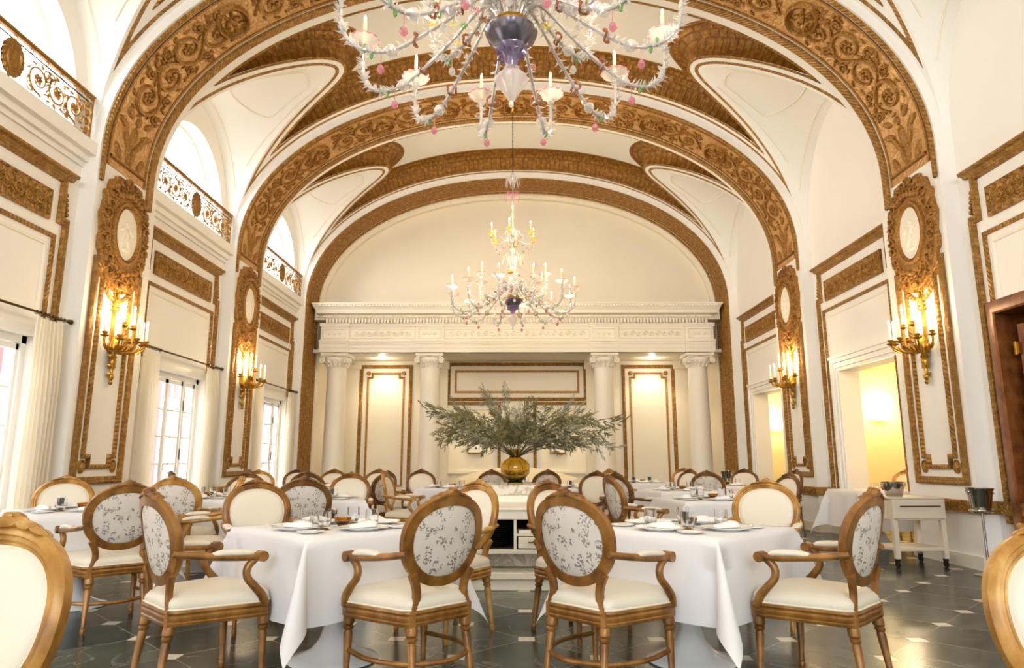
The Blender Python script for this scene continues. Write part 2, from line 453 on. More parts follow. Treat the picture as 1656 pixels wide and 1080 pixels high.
def scroll_relief(mb, fm, s0, s1, tc, hw, unit=.52, hh=.03, med=None, rnd=random.Random(3)):
    """running acanthus scroll along s, centred on tc, half width hw"""
    A = hw*.5; n = max(1, int(round((s1-s0)/unit))); u = (s1-s0)/n
    skip = lambda s: med and any(abs(s-m) < med[1] for m in med[0])
    pts = []
    for k in range(int((s1-s0)/.035)+1):
        s = s0+k*.035
        if skip(s):
            if len(pts) > 3: mb.ribbon(pts, hw*.05, hh*.8, fm)
            pts = []; continue
        pts.append((s, tc+A*sin(pi*(s-s0)/u)))
    if len(pts) > 3: mb.ribbon(pts, hw*.05, hh*.8, fm)
    for i in range(n):
        sg = 1 if i % 2 == 0 else -1; cs = s0+(i+.5)*u; ct = tc-sg*A*.35
        if skip(cs): continue
        r = hw*.6
        mb.ribbon(spiral(cs, ct, r, 1.5, sg*pi/2+.4, sg, 24), lambda t: hw*.1*(1-.55*t), lambda t: hh*(1-.2*t), fm)
        for p in range(5): mb.blob(cs+r*.23*cos(p*1.257), ct+r*.23*sin(p*1.257), r*.17, r*.14, p*1.257, hh*1.0, fm, 6)
        mb.blob(cs, ct, r*.13, r*.13, 0, hh*1.3, fm, 6)
        for p in range(9):
            a = p*2*pi/9+.3; rr = r*1.13
            if abs(ct+rr*sin(a)-tc) < hw*.92: mb.blob(cs+rr*cos(a), ct+rr*sin(a), hw*.16, hw*.07, a+sg*1.1, hh*.8, fm, 6, True)
        for p in range(9):
            x = cs+u*(rnd.random()-.5); y = tc+sg*hw*(.4+.5*rnd.random())
            mb.blob(x, y, hw*.17, hw*.07, rnd.random()*3, hh*.9, fm, 6, True)
        for e in (-1, 1):
            mb.ribbon(spiral(cs+e*u*.36, tc+sg*hw*.62, hw*.2, 1.3, e, e, 12), lambda t: hw*.06*(1-.4*t), hh*.8, fm)
            mb.blob(cs+e*u*.36, tc+sg*hw*.62, hw*.07, hw*.07, 0, hh*1.2, fm, 6)

def medallion(mb, fm, s, tc, r, kind, h=.065):
    if kind == 0: path = [(s+r*.9*a, tc+r*b) for a, b in ((-1, -.45), (-.5, -1), (.5, -1), (1, -.45), (1, .45), (.5, 1), (-.5, 1), (-1, .45))]
    elif kind == 1: path = [(s+r*.8*cos(2*pi*k/28), tc+r*sin(2*pi*k/28)) for k in range(28)]
    else: path = [(s+r*.9*a, tc+r*b) for a, b in ((-.8, -1), (.8, -1), (.8, -.55), (1, -.4), (1, .4), (.8, .55), (.8, 1), (-.8, 1), (-.8, .55), (-1, .4), (-1, -.4), (-.8, -.55))]
    mb.mould(path, [(-.01, 0), (.01, h), (.03, h*1.2), (.05, h*.4), (.07, h*.7), (.085, 0)], fm)
    for a, b, x, y, an in ((0, .35, .14, .12, 0), (0, 0, .34, .16, 1.4), (.25, -.1, .25, .08, .6), (-.25, -.05, .28, .08, 2.3), (.15, -.45, .3, .09, 1.9), (-.18, -.45, .3, .09, 1.3), (.35, .3, .2, .07, .3), (-.38, .3, .2, .07, 2.8)):
        mb.blob(s+a*r, tc+b*r, x*r, y*r, an, h*.8, fm, 8)

# ---- the transverse arches
def build_arch(k, idx, full):
    y0, w = PIERS[k]; fm = amap(y0)
    mb = MB(); ss = [-PZ]+srange(0, SL, .12)+[SL+PZ]
    mb.mould([(s, 0) for s in ss], [(0, -.6), (0, 0), (w, 0), (w, -.6)], fm, closed=False)
    o = struct(mb.obj('trim_%d' % idx, 'wall', angle=50, recalc=True))
    o['label'] = 'white plastered transverse arch and its piers carrying gilded relief'
    if not full: return o
    last = (k == 4); wi = w-.45 if not last else w-.4
    g0, g1 = .13, w-.32
    if last: g0, g1 = .14, .78
    sA = -.12 if not last else -3.95
    gs = srange(sA, SL-sA, .1)
    gb = MB(); gb.mould([(s, 0) for s in gs], [(g0, -.01), (g0, .006), (g1, .006), (g1, -.01)], fm, closed=False)
    gb.obj('gilded_band', 'ground' if not last else 'gold', o)
    eg = MB()
    for t in (g0, g1-.03): slabstrip(eg, gs, t, t+.03, .02, fm)
    rp = MB(); r0 = srange(sA-.25 if not last else sA, SL-sA+.25 if not last else SL-sA, .1)
    slabstrip(rp, r0, .03, .08, .035, fm); slabstrip(rp, r0, w-.27 if not last else .85, w-.15 if not last else .93, .035, fm)
    rp.obj('rope_moulding', 'goldrope', o); eg.obj('band_edge', 'relief', o)
    tc = (g0+g1)/2; hw = (g1-g0)/2-.04
    rl = MB()
    if last:
        scroll_relief(rl, fm, sA+.05, SL-sA-.05, tc, hw, .3, .02)
        rl.obj('scroll_relief', 'relief', o)
    else:
        ms = [SL/2+j*1.32 for j in range(-3, 4)]
        scroll_relief(rl, fm, .75, SL-.75, tc, hw, .42, .045, (ms, .26))
        for j, m in enumerate(ms): medallion(rl, fm, m, tc, hw*.74, (j+1) % 2 if j != 3 else 0)
        for e in (0, 1):   # winged figure and foliage standing at the foot of the band
            S_ = lambda s: (s if e == 0 else SL-s)
            for a, b, rx, ry, an in ((.62, 0, .07, .06, 0), (.4, 0, .18, .08, 0), (.38, .16, .2, .05, .5), (.38, -.16, .2, .05, -.5), (.16, .05, .17, .05, .2), (.16, -.05, .17, .05, -.2), (.5, .25, .14, .05, 1.2), (.5, -.25, .14, .05, -1.2), (.1, .24, .16, .06, .5), (.1, -.24, .16, .06, -.5), (.66, .2, .1, .05, 1), (.66, -.2, .1, .05, -1)):
                rl.blob(S_(a), tc+b, rx, ry, an*(1 if e == 0 else -1), .045, fm, 10)
            rl.ribbon([(S_(0), g0+.04), (S_(0), g1-.04)], .03, .04, fm)
        rl.obj('scroll_relief', 'relief', o)
    return o

def build_pilaster(k, side, idx):
    y0, w = PIERS[k]; fm = pmap(side, y0); t0, t1 = .1, w-.2; tc = (t0+t1)/2; hw = (t1-t0)/2
    root = None
    dip = lambda x, d: [(tc+x*cos(pi*q/16), 0) for q in range(17)]
    def top(hx, z, d): return [(tc+hx*(1-q/8), z-d*sin(pi*q/16)) for q in range(17)]
    f = MB(); path = [(t0, .88), (t1, .88)]+top(hw, 3.52, .26)
    f.mould(path, [(0, 0), (.0, .03), (.03, .05), (.06, .03), (.085, .035), (.085, 0)], fm)
    root = struct(f.obj('trim_%d' % idx, 'goldleaf', angle=50))
    root['label'] = 'gilded pilaster frame with oval cameo cartouche'
    g = MB(); i = .17; b = .1
    path = [(t0+i+b, 1.05), (t1-i-b, 1.05), (t1-i-b, 1.17), (t1-i, 1.17)]+top(hw-i, 3.32, .22)+[(t0+i, 1.17), (t0+i+b, 1.17)]
    g.mould(path, [(0, 0), (.005, .03), (.03, .04), (.05, .03), (.055, 0)], fm); g.obj('inner_frame', 'goldrope', root)
    r = MB()
    for t in (t0+i+.025, t1-i-.025):
        r.blob(t, 1.08, .042, .065, 0, .03, fm, 12); r.mould([(t+.055*cos(q*pi/8), 1.08+.08*sin(q*pi/8)) for q in range(16)], [(0, 0), (.006, .025), (.014, 0)], fm)
    r.obj('rosette', 'gold', root)
    # cartouche
    zc = 3.93; c = MB(); n = 72; pts = []
    for q in range(n):
        a = 2*pi*q/n; rx, rz = .50, .70
        x = rx*abs(cos(a))**.75*(1 if cos(a) > 0 else -1); z = rz*abs(sin(a))**.75*(1 if sin(a) > 0 else -1)
        wob = 1+.035*sin(a*17)+.02*sin(a*29)
        pts.append((tc+x*wob, zc+z*wob))
    c.mould(pts, [(0, -.01), (0, .05), (.03, .06)], fm)
    c.add([fm(tc, zc, .06)]+[fm(tc+(p[0]-tc)*.96, zc+(p[1]-zc)*.96, .055) for p in pts], [(0, q+1, (q+1) % n+1) for q in range(n)])
    c.obj('cartouche', 'relief', root)
    rl = MB(); rnd = random.Random(k*7+side)
    for q in range(26):
        a = 2*pi*q/26; rl.ribbon(spiral(tc+.41*cos(a), zc+.6*sin(a), .07, 1.2, a, 1 if q % 2 else -1, 12), lambda t: .018*(1-.5*t), .03, lambda x, y, h: fm(x, y, h+.055))
        rl.blob(tc+.46*cos(a+.1), zc+.655*sin(a+.1), .06, .03, a, .035, lambda x, y, h: fm(x, y, h+.05), 8, True)
    for q in range(7):
        rl.blob(tc+(q-3)*.07, zc+.5-.02*abs(q-3), .05, .045, 0, .06, lambda x, y, h: fm(x, y, h+.055), 8)
        rl.blob(tc+(q-3)*.09, zc-.52+.03*abs(q-3), .06, .04, .4*(q-3), .05, lambda x, y, h: fm(x, y, h+.055), 8, True)
    rl.mould([(tc+.31*cos(2*pi*q/40), zc+.41*sin(2*pi*q/40)) for q in range(40)], [(0, .05), (.01, .085), (.04, .09), (.06, .07), (.07, .085), (.085, .05)], fm)
    rl.obj('acanthus_carving', 'relief', root)
    ov = MB(); m = 40
    ov.add([fm(tc, zc, .06)]+[fm(tc+.235*cos(2*pi*q/m), zc+.325*sin(2*pi*q/m), .06) for q in range(m)], [(0, q+1, (q+1) % m+1) for q in range(m)])
    for a_, b_, rx, rz, an in ((0, .12, .05, .05, 0), (.01, 0, .07, .12, .2), (-.06, -.1, .04, .12, -.3), (.06, -.12, .04, .11, .3), (-.08, .06, .08, .03, .5), (.09, .05, .07, .03, 2.4), (.02, -.2, .1, .03, 0)):
        ov.blob(tc+a_, zc+b_, rx, rz, an, .022, lambda x, y, h: fm(x, y, h+.058), 10)
    ov.obj('cameo_oval', 'trimwhite', root)
    return root

# ---- vaulted bays: barrel with lunettes, gilt cove
def dseg(P, Q, X):
    """distance of points X (n,2) to polyline vertices P; returns dist, along"""
    best = np.full(len(X), 1e9); al = np.zeros(len(X)); L = 0
    for i in range(len(P)-1):
        a = P[i]; d = P[i+1]-a; l2 = d@d
        t = np.clip(((X-a)@d)/max(l2, 1e-12), 0, 1); e = X-(a+t[:, None]*d); r = np.sqrt((e*e).sum(1))
        m = r < best; best[m] = r[m]; al[m] = L+t[m]*sqrt(l2); L += sqrt(l2)
    return best, al
DB = [.05, .11, .19, .24, .58, .64]
def rise(d):
    if d < .19: return 0
    if d < .24: return -.02*sin(pi*(d-.19)/.05)
    if d < .58: t = (d-.24)/.34; return .34*sqrt(max(0, 1-(1-t)**2))
    if d < .64: return .34-.02*sin(pi*(d-.58)/.06)
    return .34
_tipx = 2.9
_sT = float(np.interp(-_tipx, _px, _ps)); _tipz = prof(_sT, -BOFF)[1]
def crown(x): return 6.85+(WX-x)*(_tipz-6.85)/(WX-_tipx)
def lun(x, y, hw): return ZS+(crown(x)-ZS)*max(0, 1-(y/hw)**2)**.5
def groin(y, hw):
    s = .02
    while s < SL/2:
        x, z = prof(s, -BOFF)
        if z >= lun(-x, y, hw): return s
        s += .01
    return s
def clip(poly, lo, hi):
    for sg, lim in ((1, lo), (-1, -hi)):
        out = []
        for i in range(len(poly)):
            a, b = poly[i], poly[(i+1) % len(poly)]; da, db = sg*a[2]-lim, sg*b[2]-lim
            if da >= 0: out.append(a)
            if (da >= 0) != (db >= 0):
                t = da/(da-db); out.append(tuple(a[j]+(b[j]-a[j])*t for j in range(4)))
        poly = out
        if len(poly) < 3: return []
    return poly
def build_bay(yc, hw, idx, fine=True):
    NY, NS = (72, 200) if fine else (24, 60)
    ys = [hw*sin(pi/2*(2*j/NY-1)) for j in range(NY+1)]
    gs = [groin(y, hw) for y in ys]
    P = np.array([(gs[j], ys[j]) for j in range(NY+1)])
    S = []; 
    for j, y in enumerate(ys):
        for i in range(NS+1):
            f = i/NS; f = f+.0*sin(2*pi*f); S.append((gs[j]+(SL-2*gs[j])*f, y))
    X = np.array(S); XF = X.copy(); XF[:, 0] = np.minimum(X[:, 0], SL-X[:, 0])
    dg, ag = dseg(P, None, XF); da = hw-np.abs(X[:, 1])
    d = np.minimum(dg, da); al = np.where(dg < da, ag, X[:, 0])
    V = [(X[k, 0], X[k, 1], d[k], al[k]) for k in range(len(X))]
    bands = [(-1, DB[0], 'c'), (DB[0], DB[1], 'thin'), (DB[1], DB[2], 'c'), (DB[2], DB[3], 'bead'), (DB[3], DB[4], 'cove'), (DB[4], DB[5], 'lip'), (DB[5], 9, 'c')]
    mbs = {k: MB() for k in ('c', 'thin', 'bead', 'cove', 'lip')}
    if not fine: bands = [(-1, 9, 'c')]
    for j in range(NY):
        for i in range(NS):
            k = j*(NS+1)+i; q = [V[k], V[k+1], V[k+NS+2], V[k+NS+1]]
            dl, dh = min(p[2] for p in q), max(p[2] for p in q)
            for lo, hi, nm in bands:
                if dh <= lo or dl >= hi: continue
                poly = q if (dl >= lo and dh <= hi) else clip(q, lo, hi)
                if len(poly) < 3: continue
                vs = []
                for p in poly:
                    e = min(max(p[2], lo+1e-5), hi-1e-5); x, z = prof(p[0], -BOFF-(rise(e) if fine else 0)); vs.append((x, yc+p[1], z))
                mbs[nm].add(vs, [tuple(range(len(poly)))], [(p[3], p[2]) for p in poly])
    c = mbs['c']
    # small risers between the steps of the mouldings are hidden by the recess; lunettes:
    for side in (-1, 1):
        NX = 24; vs = []
        for j, y in enumerate(ys):
            xg, zg = prof(gs[j], -BOFF); xg = -xg
            for i in range(NX+1):
                x = WX+.02+(xg-WX-.02)*i/NX; vs.append((side*x, yc+y, lun(x, y, hw) if i < NX else zg))
        c.add(vs, [(j*(NX+1)+i, j*(NX+1)+i+1, (j+1)*(NX+1)+i+1, (j+1)*(NX+1)+i) for j in range(NY) for i in range(NX)])
    def weld(m):
        return m
    o = struct(c.obj('ceiling' if idx == 0 else 'ceiling.%03d' % idx, 'ceiling', angle=40, recalc=False))
    if not fine: return o
    for nm, mt, on in (('thin', 'goldrope', 'gilt_fillet'), ('bead', 'goldrope', 'gilt_bead'), ('cove', 'cove', 'gilt_cove'), ('lip', 'relief', 'gilt_lip')):
        mbs[nm].obj(on, mt, o, recalc=False)
    for nm in ('gilt_fillet',): pass
    # fine plaster lines on the lunettes
    pl = MB()
    for side in (-1, 1):
        f = lambda x, y: (side*x, yc+y, lun(x, y, hw)-.006)
        pl.tube([f(WX-.16, hw*.9*cos(pi*q/30)) for q in range(31)], .012, 6)
        gx = [(-prof(gs[j], 0)[0], ys[j]) for j in range(NY//2, NY+1)]
        def yg(x):
            for (xa, ya), (xb, yb) in zip(gx, gx[1:]):
                if xb <= x <= xa or xa <= x <= xb: return ya+(yb-ya)*(x-xa)/((xb-xa) or 1)
            return 0
        pts = []
        for q in range(37):
            a = 2*pi*q/36; x = 4.02+.6*cos(a); m = max(0, yg(x)*.8-.12); y = max(-m, min(m, .6*sin(a))); pts.append(f(x, y))
        pl.tube(pts, .014, 6)
        for sy in (-1, 1):
            pl.tube([f(3.35+1.4*q/14, sy*(yg(3.35+1.4*q/14)*.86-.03)) for q in range(15)], .012, 6)
    pl.obj('plaster_line', 'trimwhite', o)
    return o
for m_ in ('goldrope', 'cove'): pass

# weld helper: barrels are emitted cell by cell, so merge their vertices
def merge_obj(o, dist=1e-4):
    b = bmesh.new(); b.from_mesh(o.data); bmesh.ops.remove_doubles(b, verts=b.verts, dist=dist)
    bmesh.ops.recalc_face_normals(b, faces=b.faces); b.to_mesh(o.data); b.free()
    o.data.polygons.foreach_set('use_smooth', [True]*len(o.data.polygons))
    try: o.data.set_sharp_from_angle(angle=radians(35))
    except Exception: pass

for i, (k, idx) in enumerate(((0, 1), (1, 2), (2, 3), (3, 4), (4, 5))): build_arch(k, idx, k >= 2)
n_ = 6
for k in (2, 3):
    for side in (-1, 1): build_pilaster(k, side, n_); n_ += 1
for i, (yc, hw) in enumerate(BAYS):
    o = build_bay(yc, hw, i, fine=i >= 1)
    merge_obj(o)
    for ch in o.children:
        if ch.name.startswith('gilt'): merge_obj(ch)
# behind the camera the vault runs on
mb = MB(); mb.mould([(s, 0) for s in srange(0, SL, .3)], [(0, 0), (11.6, 0)], amap(-12.05, -.12), closed=False)
struct(mb.obj('ceiling', 'ceiling'))

# unseen shell added above the plaster vault to block sky light leaks
mb = MB(); a_ = [s for s in srange(0, SL, .2) if abs(prof(s)[0]) < 4.2]; mb.mould([(s, 0) for s in a_], [(0, 0), (29, 0)], amap(-12.0, -.75), closed=False)
struct(mb.obj('ceiling_leak_blocker', 'ceiling'))
# ---- side walls
def wall_cells(mb, side, yc, hw, holes, ztop=None, th=.32, upper=None, x0=None):
    """panel wall of one bay made from boxes around rectangular holes (a0,a1,z0,z1)"""
    X = x0 or WX; A = sorted({-hw, hw} | {h[0] for h in holes} | {h[1] for h in holes})
    for a, b in zip(A, A[1:]):
        m = (a+b)/2; zs = [0.0]
        cuts = sorted((h[2], h[3]) for h in holes if h[0] < m < h[1])
        z = 0.0
        for c0, c1 in cuts+[(ztop, ztop)]:
            if c0 > z+1e-6: mb.box(*(sorted((side*X, side*(X+th)))), yc+a, yc+b, z, c0)
            z = c1
WIN_A, WIN_Z = .95, 2.45
UA, UZ0, UB = 1.12, 5.15, 1.28      # upper arched window: half width, spring, rise
wl, wr = MB(), MB()
for i, (yc, hw) in enumerate(BAYS):
    wall_cells(wl, -1, yc, hw, [(-WIN_A, WIN_A, 0, WIN_Z)], 4.85)
    # lunette wall with an arched opening
    n = 36; ys = [hw*sin(pi/2*(2*j/n-1)) for j in range(n+1)]
    def zup(y): return lun(WX, y, hw)+.02
    def zlo(y): return UZ0+UB*sqrt(max(0, 1-(y/UA)**2)) if abs(y) < UA else 4.85
    yy = sorted(set([round(y, 5) for y in ys]+[-UA, UA, -UA+.001, UA-.001]))
    fr = [(-WX, yc+y, zlo(y)) for y in yy]+[(-WX, yc+y, zup(y)) for y in yy]; m = len(yy)
    wl.add(fr, [(j, j+1, m+j+1, m+j) for j in range(m-1)])
    arc = [(-UA, 4.85)]+[(-UA*cos(pi*q/30), UZ0+UB*sin(pi*q/30)) for q in range(31)]+[(UA, 4.85)]
    wl.add([(-WX, yc+a, z) for a, z in arc]+[(-WX-.32, yc+a, z) for a, z in arc], [(j, j+1, len(arc)+j+1, len(arc)+j) for j in range(len(arc)-1)])
    wl.add([(-WX-.32, yc+y, zlo(y)) for y in yy]+[(-WX-.32, yc+y, 7.3) for y in yy], [(j, j+1, m+j+1, m+j) for j in range(m-1)])
    # ledge under the balcony
    wl.box(-WX-.32, -WX+.02, yc-hw, yc+hw, 4.8, 4.86)
    for z0, z1, p in ((4.56, 4.62, .03), (4.62, 4.70, .08), (4.70, 4.86, .16)): wl.box(-WX-.01, -WX+p, yc-hw, yc+hw, z0, z1)
    # right side
    if i == 1: holes = [(-.55, .98, 0, 2.7)]
    elif i == 0: holes = []
    else: holes = [(-1.15, .65, 0, 2.55)]
    wall_cells(wr, 1, yc, hw, holes, 5.0, th=.3)
    fr = [(WX, yc+y, 5.0) for y in ys]+[(WX, yc+y, zup(y)) for y in ys]; m = len(ys)
    wr.add(fr, [(j, j+1, m+j+1, m+j) for j in range(m-1)])
for mbx, side in ((wl, -1), (wr, 1)):
    for y0, w in PIERS: mbx.box(*sorted((side*(PA+.05), side*(WX+.32))), y0+.02, y0+w-.02, 0, 5.2)
    for a, b in ((-12.05, -10.4), (-8.2, -6.4), (-4.2, -.45)): mbx.box(*sorted((side*PA, side*(WX+.3))), a, b, 0, 5.0)
    for a, b in ((-10.4, -8.2), (-6.4, -4.2)): mbx.box(*sorted((side*PA, side*(WX+.3))), a, b, 2.7 if side < 0 else 0, 5.0)
wlo = struct(wl.obj('wall_left', 'wall', angle=30, recalc=False)); wro = struct(wr.obj('wall_right', 'wall', angle=30, recalc=False))

# gilded panel frames, carved friezes, dado rails
ti = n_
FR = [(0, 0), (0, .03), (.02, .045), (.05, .03), (.08, .04), (.09, 0)]
for i, (yc, hw) in enumerate(BAYS[1:], 1):
    for side in (-1, 1):
        fm = wmap(side, yc); zb = .5
        m = MB(); P = [(-1.22, zb), (-1.22, 3.85), (-1.12, 3.85), (-1.12, 4.33), (1.12, 4.33), (1.12, 3.85), (1.22, 3.85), (1.22, zb)]
        m.mould(P, [(-w, h) for w, h in FR], fm, closed=False)
        root = struct(m.obj('trim_%d' % ti, 'goldleaf', angle=50)); ti += 1
        root['label'] = 'gilded eared frame moulding round the wall panel'
        c = MB(); c.mould([(-1.2, 4.30), (1.2, 4.30)], [(0, 0), (0, .04), (.03, .06), (.04, .1), (.07, .11), (.08, 0)], fm, closed=False)
        for s_ in (-1, 1):
            for q in range(5): c.blob(s_*(1.17-.01*q), 3.9+q*.055, .035, .035, 0, .04, fm, 8)
        c.obj('frame_cornice', 'goldleaf', root)
        g = MB(); g.mould([(-1.04, zb), (-1.04, 3.62), (1.04, 3.62), (1.04, zb)], [(-w*.55, h*.7) for w, h in FR], fm, closed=False)
        g.obj('inner_frame', 'goldrope', root)
        p = MB(); p.slab(-.87, .87, 3.78, 4.06, 0, .012, fm); scroll_relief(p, lambda a, b, h: fm(a, b, h+.012), -.8, .8, 3.92, .1, .16, .02)
        p.mould([(-.9, 3.75), (.9, 3.75), (.9, 4.09), (-.9, 4.09)], [(0, 0), (.0, .03), (.02, .035), (.035, .012)], fm)
        p.obj('carved_panel', 'goldcarve', root)
        if side < 0 or i == 1:
            pass
        t = MB(); t.mould([(-.93, 2.72), (.93, 2.72), (.93, 3.5), (-.93, 3.5)], [(0, 0), (.01, .015), (.03, .015), (.04, 0)], fm); t.obj('plaster_line', 'trimwhite', root)
# dado rails on the piers and beside openings
d = MB(); e = MB()
for side in (-1, 1):
    for k, (y0, w) in enumerate(PIERS[2:], 2):
        fm = lambda a, b, h, y0=y0: (side*(PA-h), y0+a, b)
        if k < 4: d.slab(0, w, .59, .72, 0, .045, fm); scroll_relief(d, lambda a, b, h, y0=y0: fm(a, b, h+.045, y0), .02, w-.02, .655, .05, .1, .014)
        e.slab(0, w, 0, .14, 0, .03, fm)
        for ya in (y0, y0+w):   # returns on the pier flanks
            s2 = -1 if ya == y0 else 1
            if k < 4 or s2 < 0: d.box(*sorted((side*(PA-.04), side*WX)), *sorted((ya, ya+s2*.045)), .59, .72)
    for yc, hw in BAYS[1:]:
        rng = [(-hw, -WIN_A-.12), (WIN_A+.12, hw)] if side < 0 else [(.9, hw)]
        for a, b in rng: d.slab(a, b, .59, .72, 0, .045, wmap(side, yc)); e.slab(a, b, 0, .14, 0, .03, wmap(side, yc))
o = struct(d.obj('trim_%d' % ti, 'goldcarve')); o['label'] = 'carved gilded dado rail'; ti += 1
struct(e.obj('baseboard_sides', 'trimwhite'))

# ---- right wall openings, the passage behind and its rooms
ar = MB()
for yc in (10.2, 14.2):
    fm = wmap(1, yc)
    ar.mould([(-1.15, 0), (-1.15, 2.55), (.65, 2.55), (.65, 0)], [(0, 0), (.0, .03), (.05, .03), (.055, .045), (.13, .045), (.135, .065), (.2, .07), (.2, 0)], fm, closed=False)
    ar.slab(-1.37, .87, 2.75, 2.79, 0, .085, fm)
struct(ar.obj('trim_%d' % ti, 'whitepaint', angle=30)); ti += 1
rm = MB()
for y0, y1 in ((9.0, 12.0), (12.25, 16.2)):
    rm.box(5.46, 8.6, y1, y1+.1, 0, 2.9); rm.box(8.6, 8.7, y0, y1, 0, 2.9); rm.box(5.46, 8.6, y0-.1, y0, 0, 2.9)
    rm.box(5.46, 8.6, y0, y1, 2.85, 2.95)
    rm.box(5.46, 8.6, y1-.06, y1, 2.6, 2.72); rm.box(5.46, 8.6, y1-.04, y1, 2.72, 2.85)
    rm.box(5.46, 5.62, y1-.08, y1, 0, 2.6)
struct(rm.obj('wall_passage', 'yellow', angle=30, recalc=False))

# ---- the end wall: lunette, entablature, alcove
ey = 16.65; mb = MB(); ss = srange(0, SL, .1); c0 = (0, 16.85, 4.8)
mb.add([c0]+[(prof(s)[0], 16.85, prof(s)[1]) for s in ss], [(0, j+1, j+2) for j in range(len(ss)-1)])
mb.mould([(s, 0) for s in ss], [(0, .0), (0.0, .10), (.03, .10), (.2, .06), (.2, 0)], amap(16.65), closed=False)
struct(mb.obj('wall_far', 'backwall', angle=40))
# alcove walls
BY = 17.8; al = MB()
xs = [-5.0, -1.9, -.5, .5, 1.9, 5.0]
for a, b in zip(xs, xs[1:]):
    op = (a, b) in ((-1.9, -.5), (.5, 1.9)); al.box(a, b, BY, BY+.12, 2.57 if op else 0, 3.9)
al.box(-5.0, -4.9, 16.6, BY, 0, 3.9); al.box(4.9, 5.0, 16.6, BY, 0, 3.9); al.box(-5.1, -4.93, 16.6, 16.95, 3.7, 5.0); al.box(4.93, 5.1, 16.6, 16.95, 3.7, 5.0)
al.box(-5, 5, 16.3, BY+.1, 3.72, 3.8); al.box(-5.1, 5.1, 16.84, 16.95, 3.75, 5.0)
for x in (-4.42, -2.1, 2.1, 4.42): al.bbox(x-.3, x+.3, BY-.09, BY+.01, 0, 3.72, .01); al.bbox(x-.34, x+.34, BY-.12, BY, 3.5, 3.72, .01)
struct(al.obj('wall_alcove', 'backwall', angle=30, recalc=False))
bk = MB(); bk.box(-5, 5, 20, 20.1, 0, 3); bk.box(-5, -4.9, BY+.1, 20, 0, 3); bk.box(4.9, 5, BY+.1, 20, 0, 3); bk.box(-5, 5, BY+.12, 20.1, 2.9, 3)
bk.box(-5, 5, 19.95, 20, .78, .86); bk.box(-5, 5, 19.97, 20, .2, .24); bk.box(-5, 5, 19.96, 20, 0, .14)
struct(bk.obj('wall_back_room', 'backwall', angle=30, recalc=False))
fmB = lambda a, b, h: (a, BY-h, b)
def frame(path, prof_, mat, name, parent=None, fm=fmB, closed=True):
    m = MB(); m.mould(path, prof_, fm, closed); return m.obj(name, mat, parent, angle=50)
for sx in (-1, 1):
    x0, x1 = sorted((sx*4.12, sx*2.74))
    R = [(x0, .3), (x1, .3), (x1, 3.62), (x0, 3.62)]
    o = struct(frame(R, FR, 'goldleaf', 'trim_%d' % ti)); ti += 1; o['label'] = 'tall gilded panel frame on the alcove wall'
    i = .2; q = .11
    P = [(x0+i, .5), (x1-i, .5), (x1-i, 3.42-q), (x1-i-q, 3.42-q), (x1-i-q, 3.42), (x0+i+q, 3.42), (x0+i+q, 3.42-q), (x0+i, 3.42-q)]
    frame(P, [(0, 0), (.0, .02), (.02, .03), (.05, 0)], 'gold', 'inner_frame', o)
    r = MB()
    for xx in (x0+i+.03, x1-i-.03): r.blob(xx, 3.40, .06, .06, 0, .03, fmB, 14); r.mould([(xx+.06*cos(k*pi/8), 3.40+.06*sin(k*pi/8)) for k in range(16)], [(0, 0), (.004, .03), (.015, 0)], fmB)
    r.obj('rosette', 'gold', o)
o = struct(frame([(-1.83, 2.68), (1.83, 2.68), (1.83, 3.68), (-1.83, 3.68)], FR, 'goldleaf', 'trim_%d' % ti)); ti += 1; o['label'] = 'wide gilded panel frame in the centre of the alcove wall'
frame([(-1.63, 2.88), (1.63, 2.88), (1.63, 3.48), (-1.63, 3.48)], [(0, 0), (0, .025), (.03, .03), (.055, 0)], 'gold', 'inner_frame', o)
for a, b in ((-1.9, -.5), (.5, 1.9)):
    o = struct(frame([(a, 0), (a, 2.57), (b, 2.57), (b, 0)], [(0, 0), (0, .03), (.03, .04), (.08, .03), (.08, 0)], 'goldleaf', 'trim_%d' % ti, closed=False)); ti += 1
    m = MB(); m.mould([(a, 0), (a, 2.57), (b, 2.57), (b, 0)], [(-.0, 0), (-.12, .0), (-.12, -.11), (0, -.11)], fmB, closed=False); m.obj('door_lining', 'trimwhite', o)
# entablature
E0 = 16.15; fe = lambda a, b, h: (a, E0-h, b); W_ = 4.6
en = MB()
cols = (-4.38, -2.1, 2.1, 4.38)
en.slab(-W_, W_, 3.7, 4.5, -.75, 0, fe); en.slab(-4.9, 4.9, 4.5, 4.86, -.75, 0, fe)
for z0, z1, h in ((3.7, 3.8, .012), (3.8, 3.9, .028), (3.9, 3.95, .05), (3.95, 4.0, .075), (4.32, 4.36, .03), (4.36, 4.4, .05)):
    en.slab(-W_-h, W_+h, z0, z1, -.1, h, fe)
    for c in cols: en.slab(c-.36, c+.36, z0, z1-.001, -.05, h+.04, fe)
for c in cols: en.slab(c-.33, c+.33, 4.0, 4.4, -.05, .035, fe)
ent = struct(en.obj('trim_%d' % ti, 'trimwhite', angle=30)); ent['label'] = 'ivory classical entablature across the alcove'; ti += 1
cn = MB(); CP = [(0, 0), (.06, .05), (.06, .1), (.2, .12), (.22, .2), (.24, .22), (.27, .3), (.3, .33), (.3, .36), (-.3, .36)]
m_ = MB(); vs = []; 
for x, ex in ((-1, -1), (1, 1)):
    for h, z in CP: vs.append((x*(W_+.0+max(0, h)), E0-h, 4.5+z))
n = len(CP); m_.add(vs, [(j, j+1, n+j+1, n+j) for j in range(n-1)])
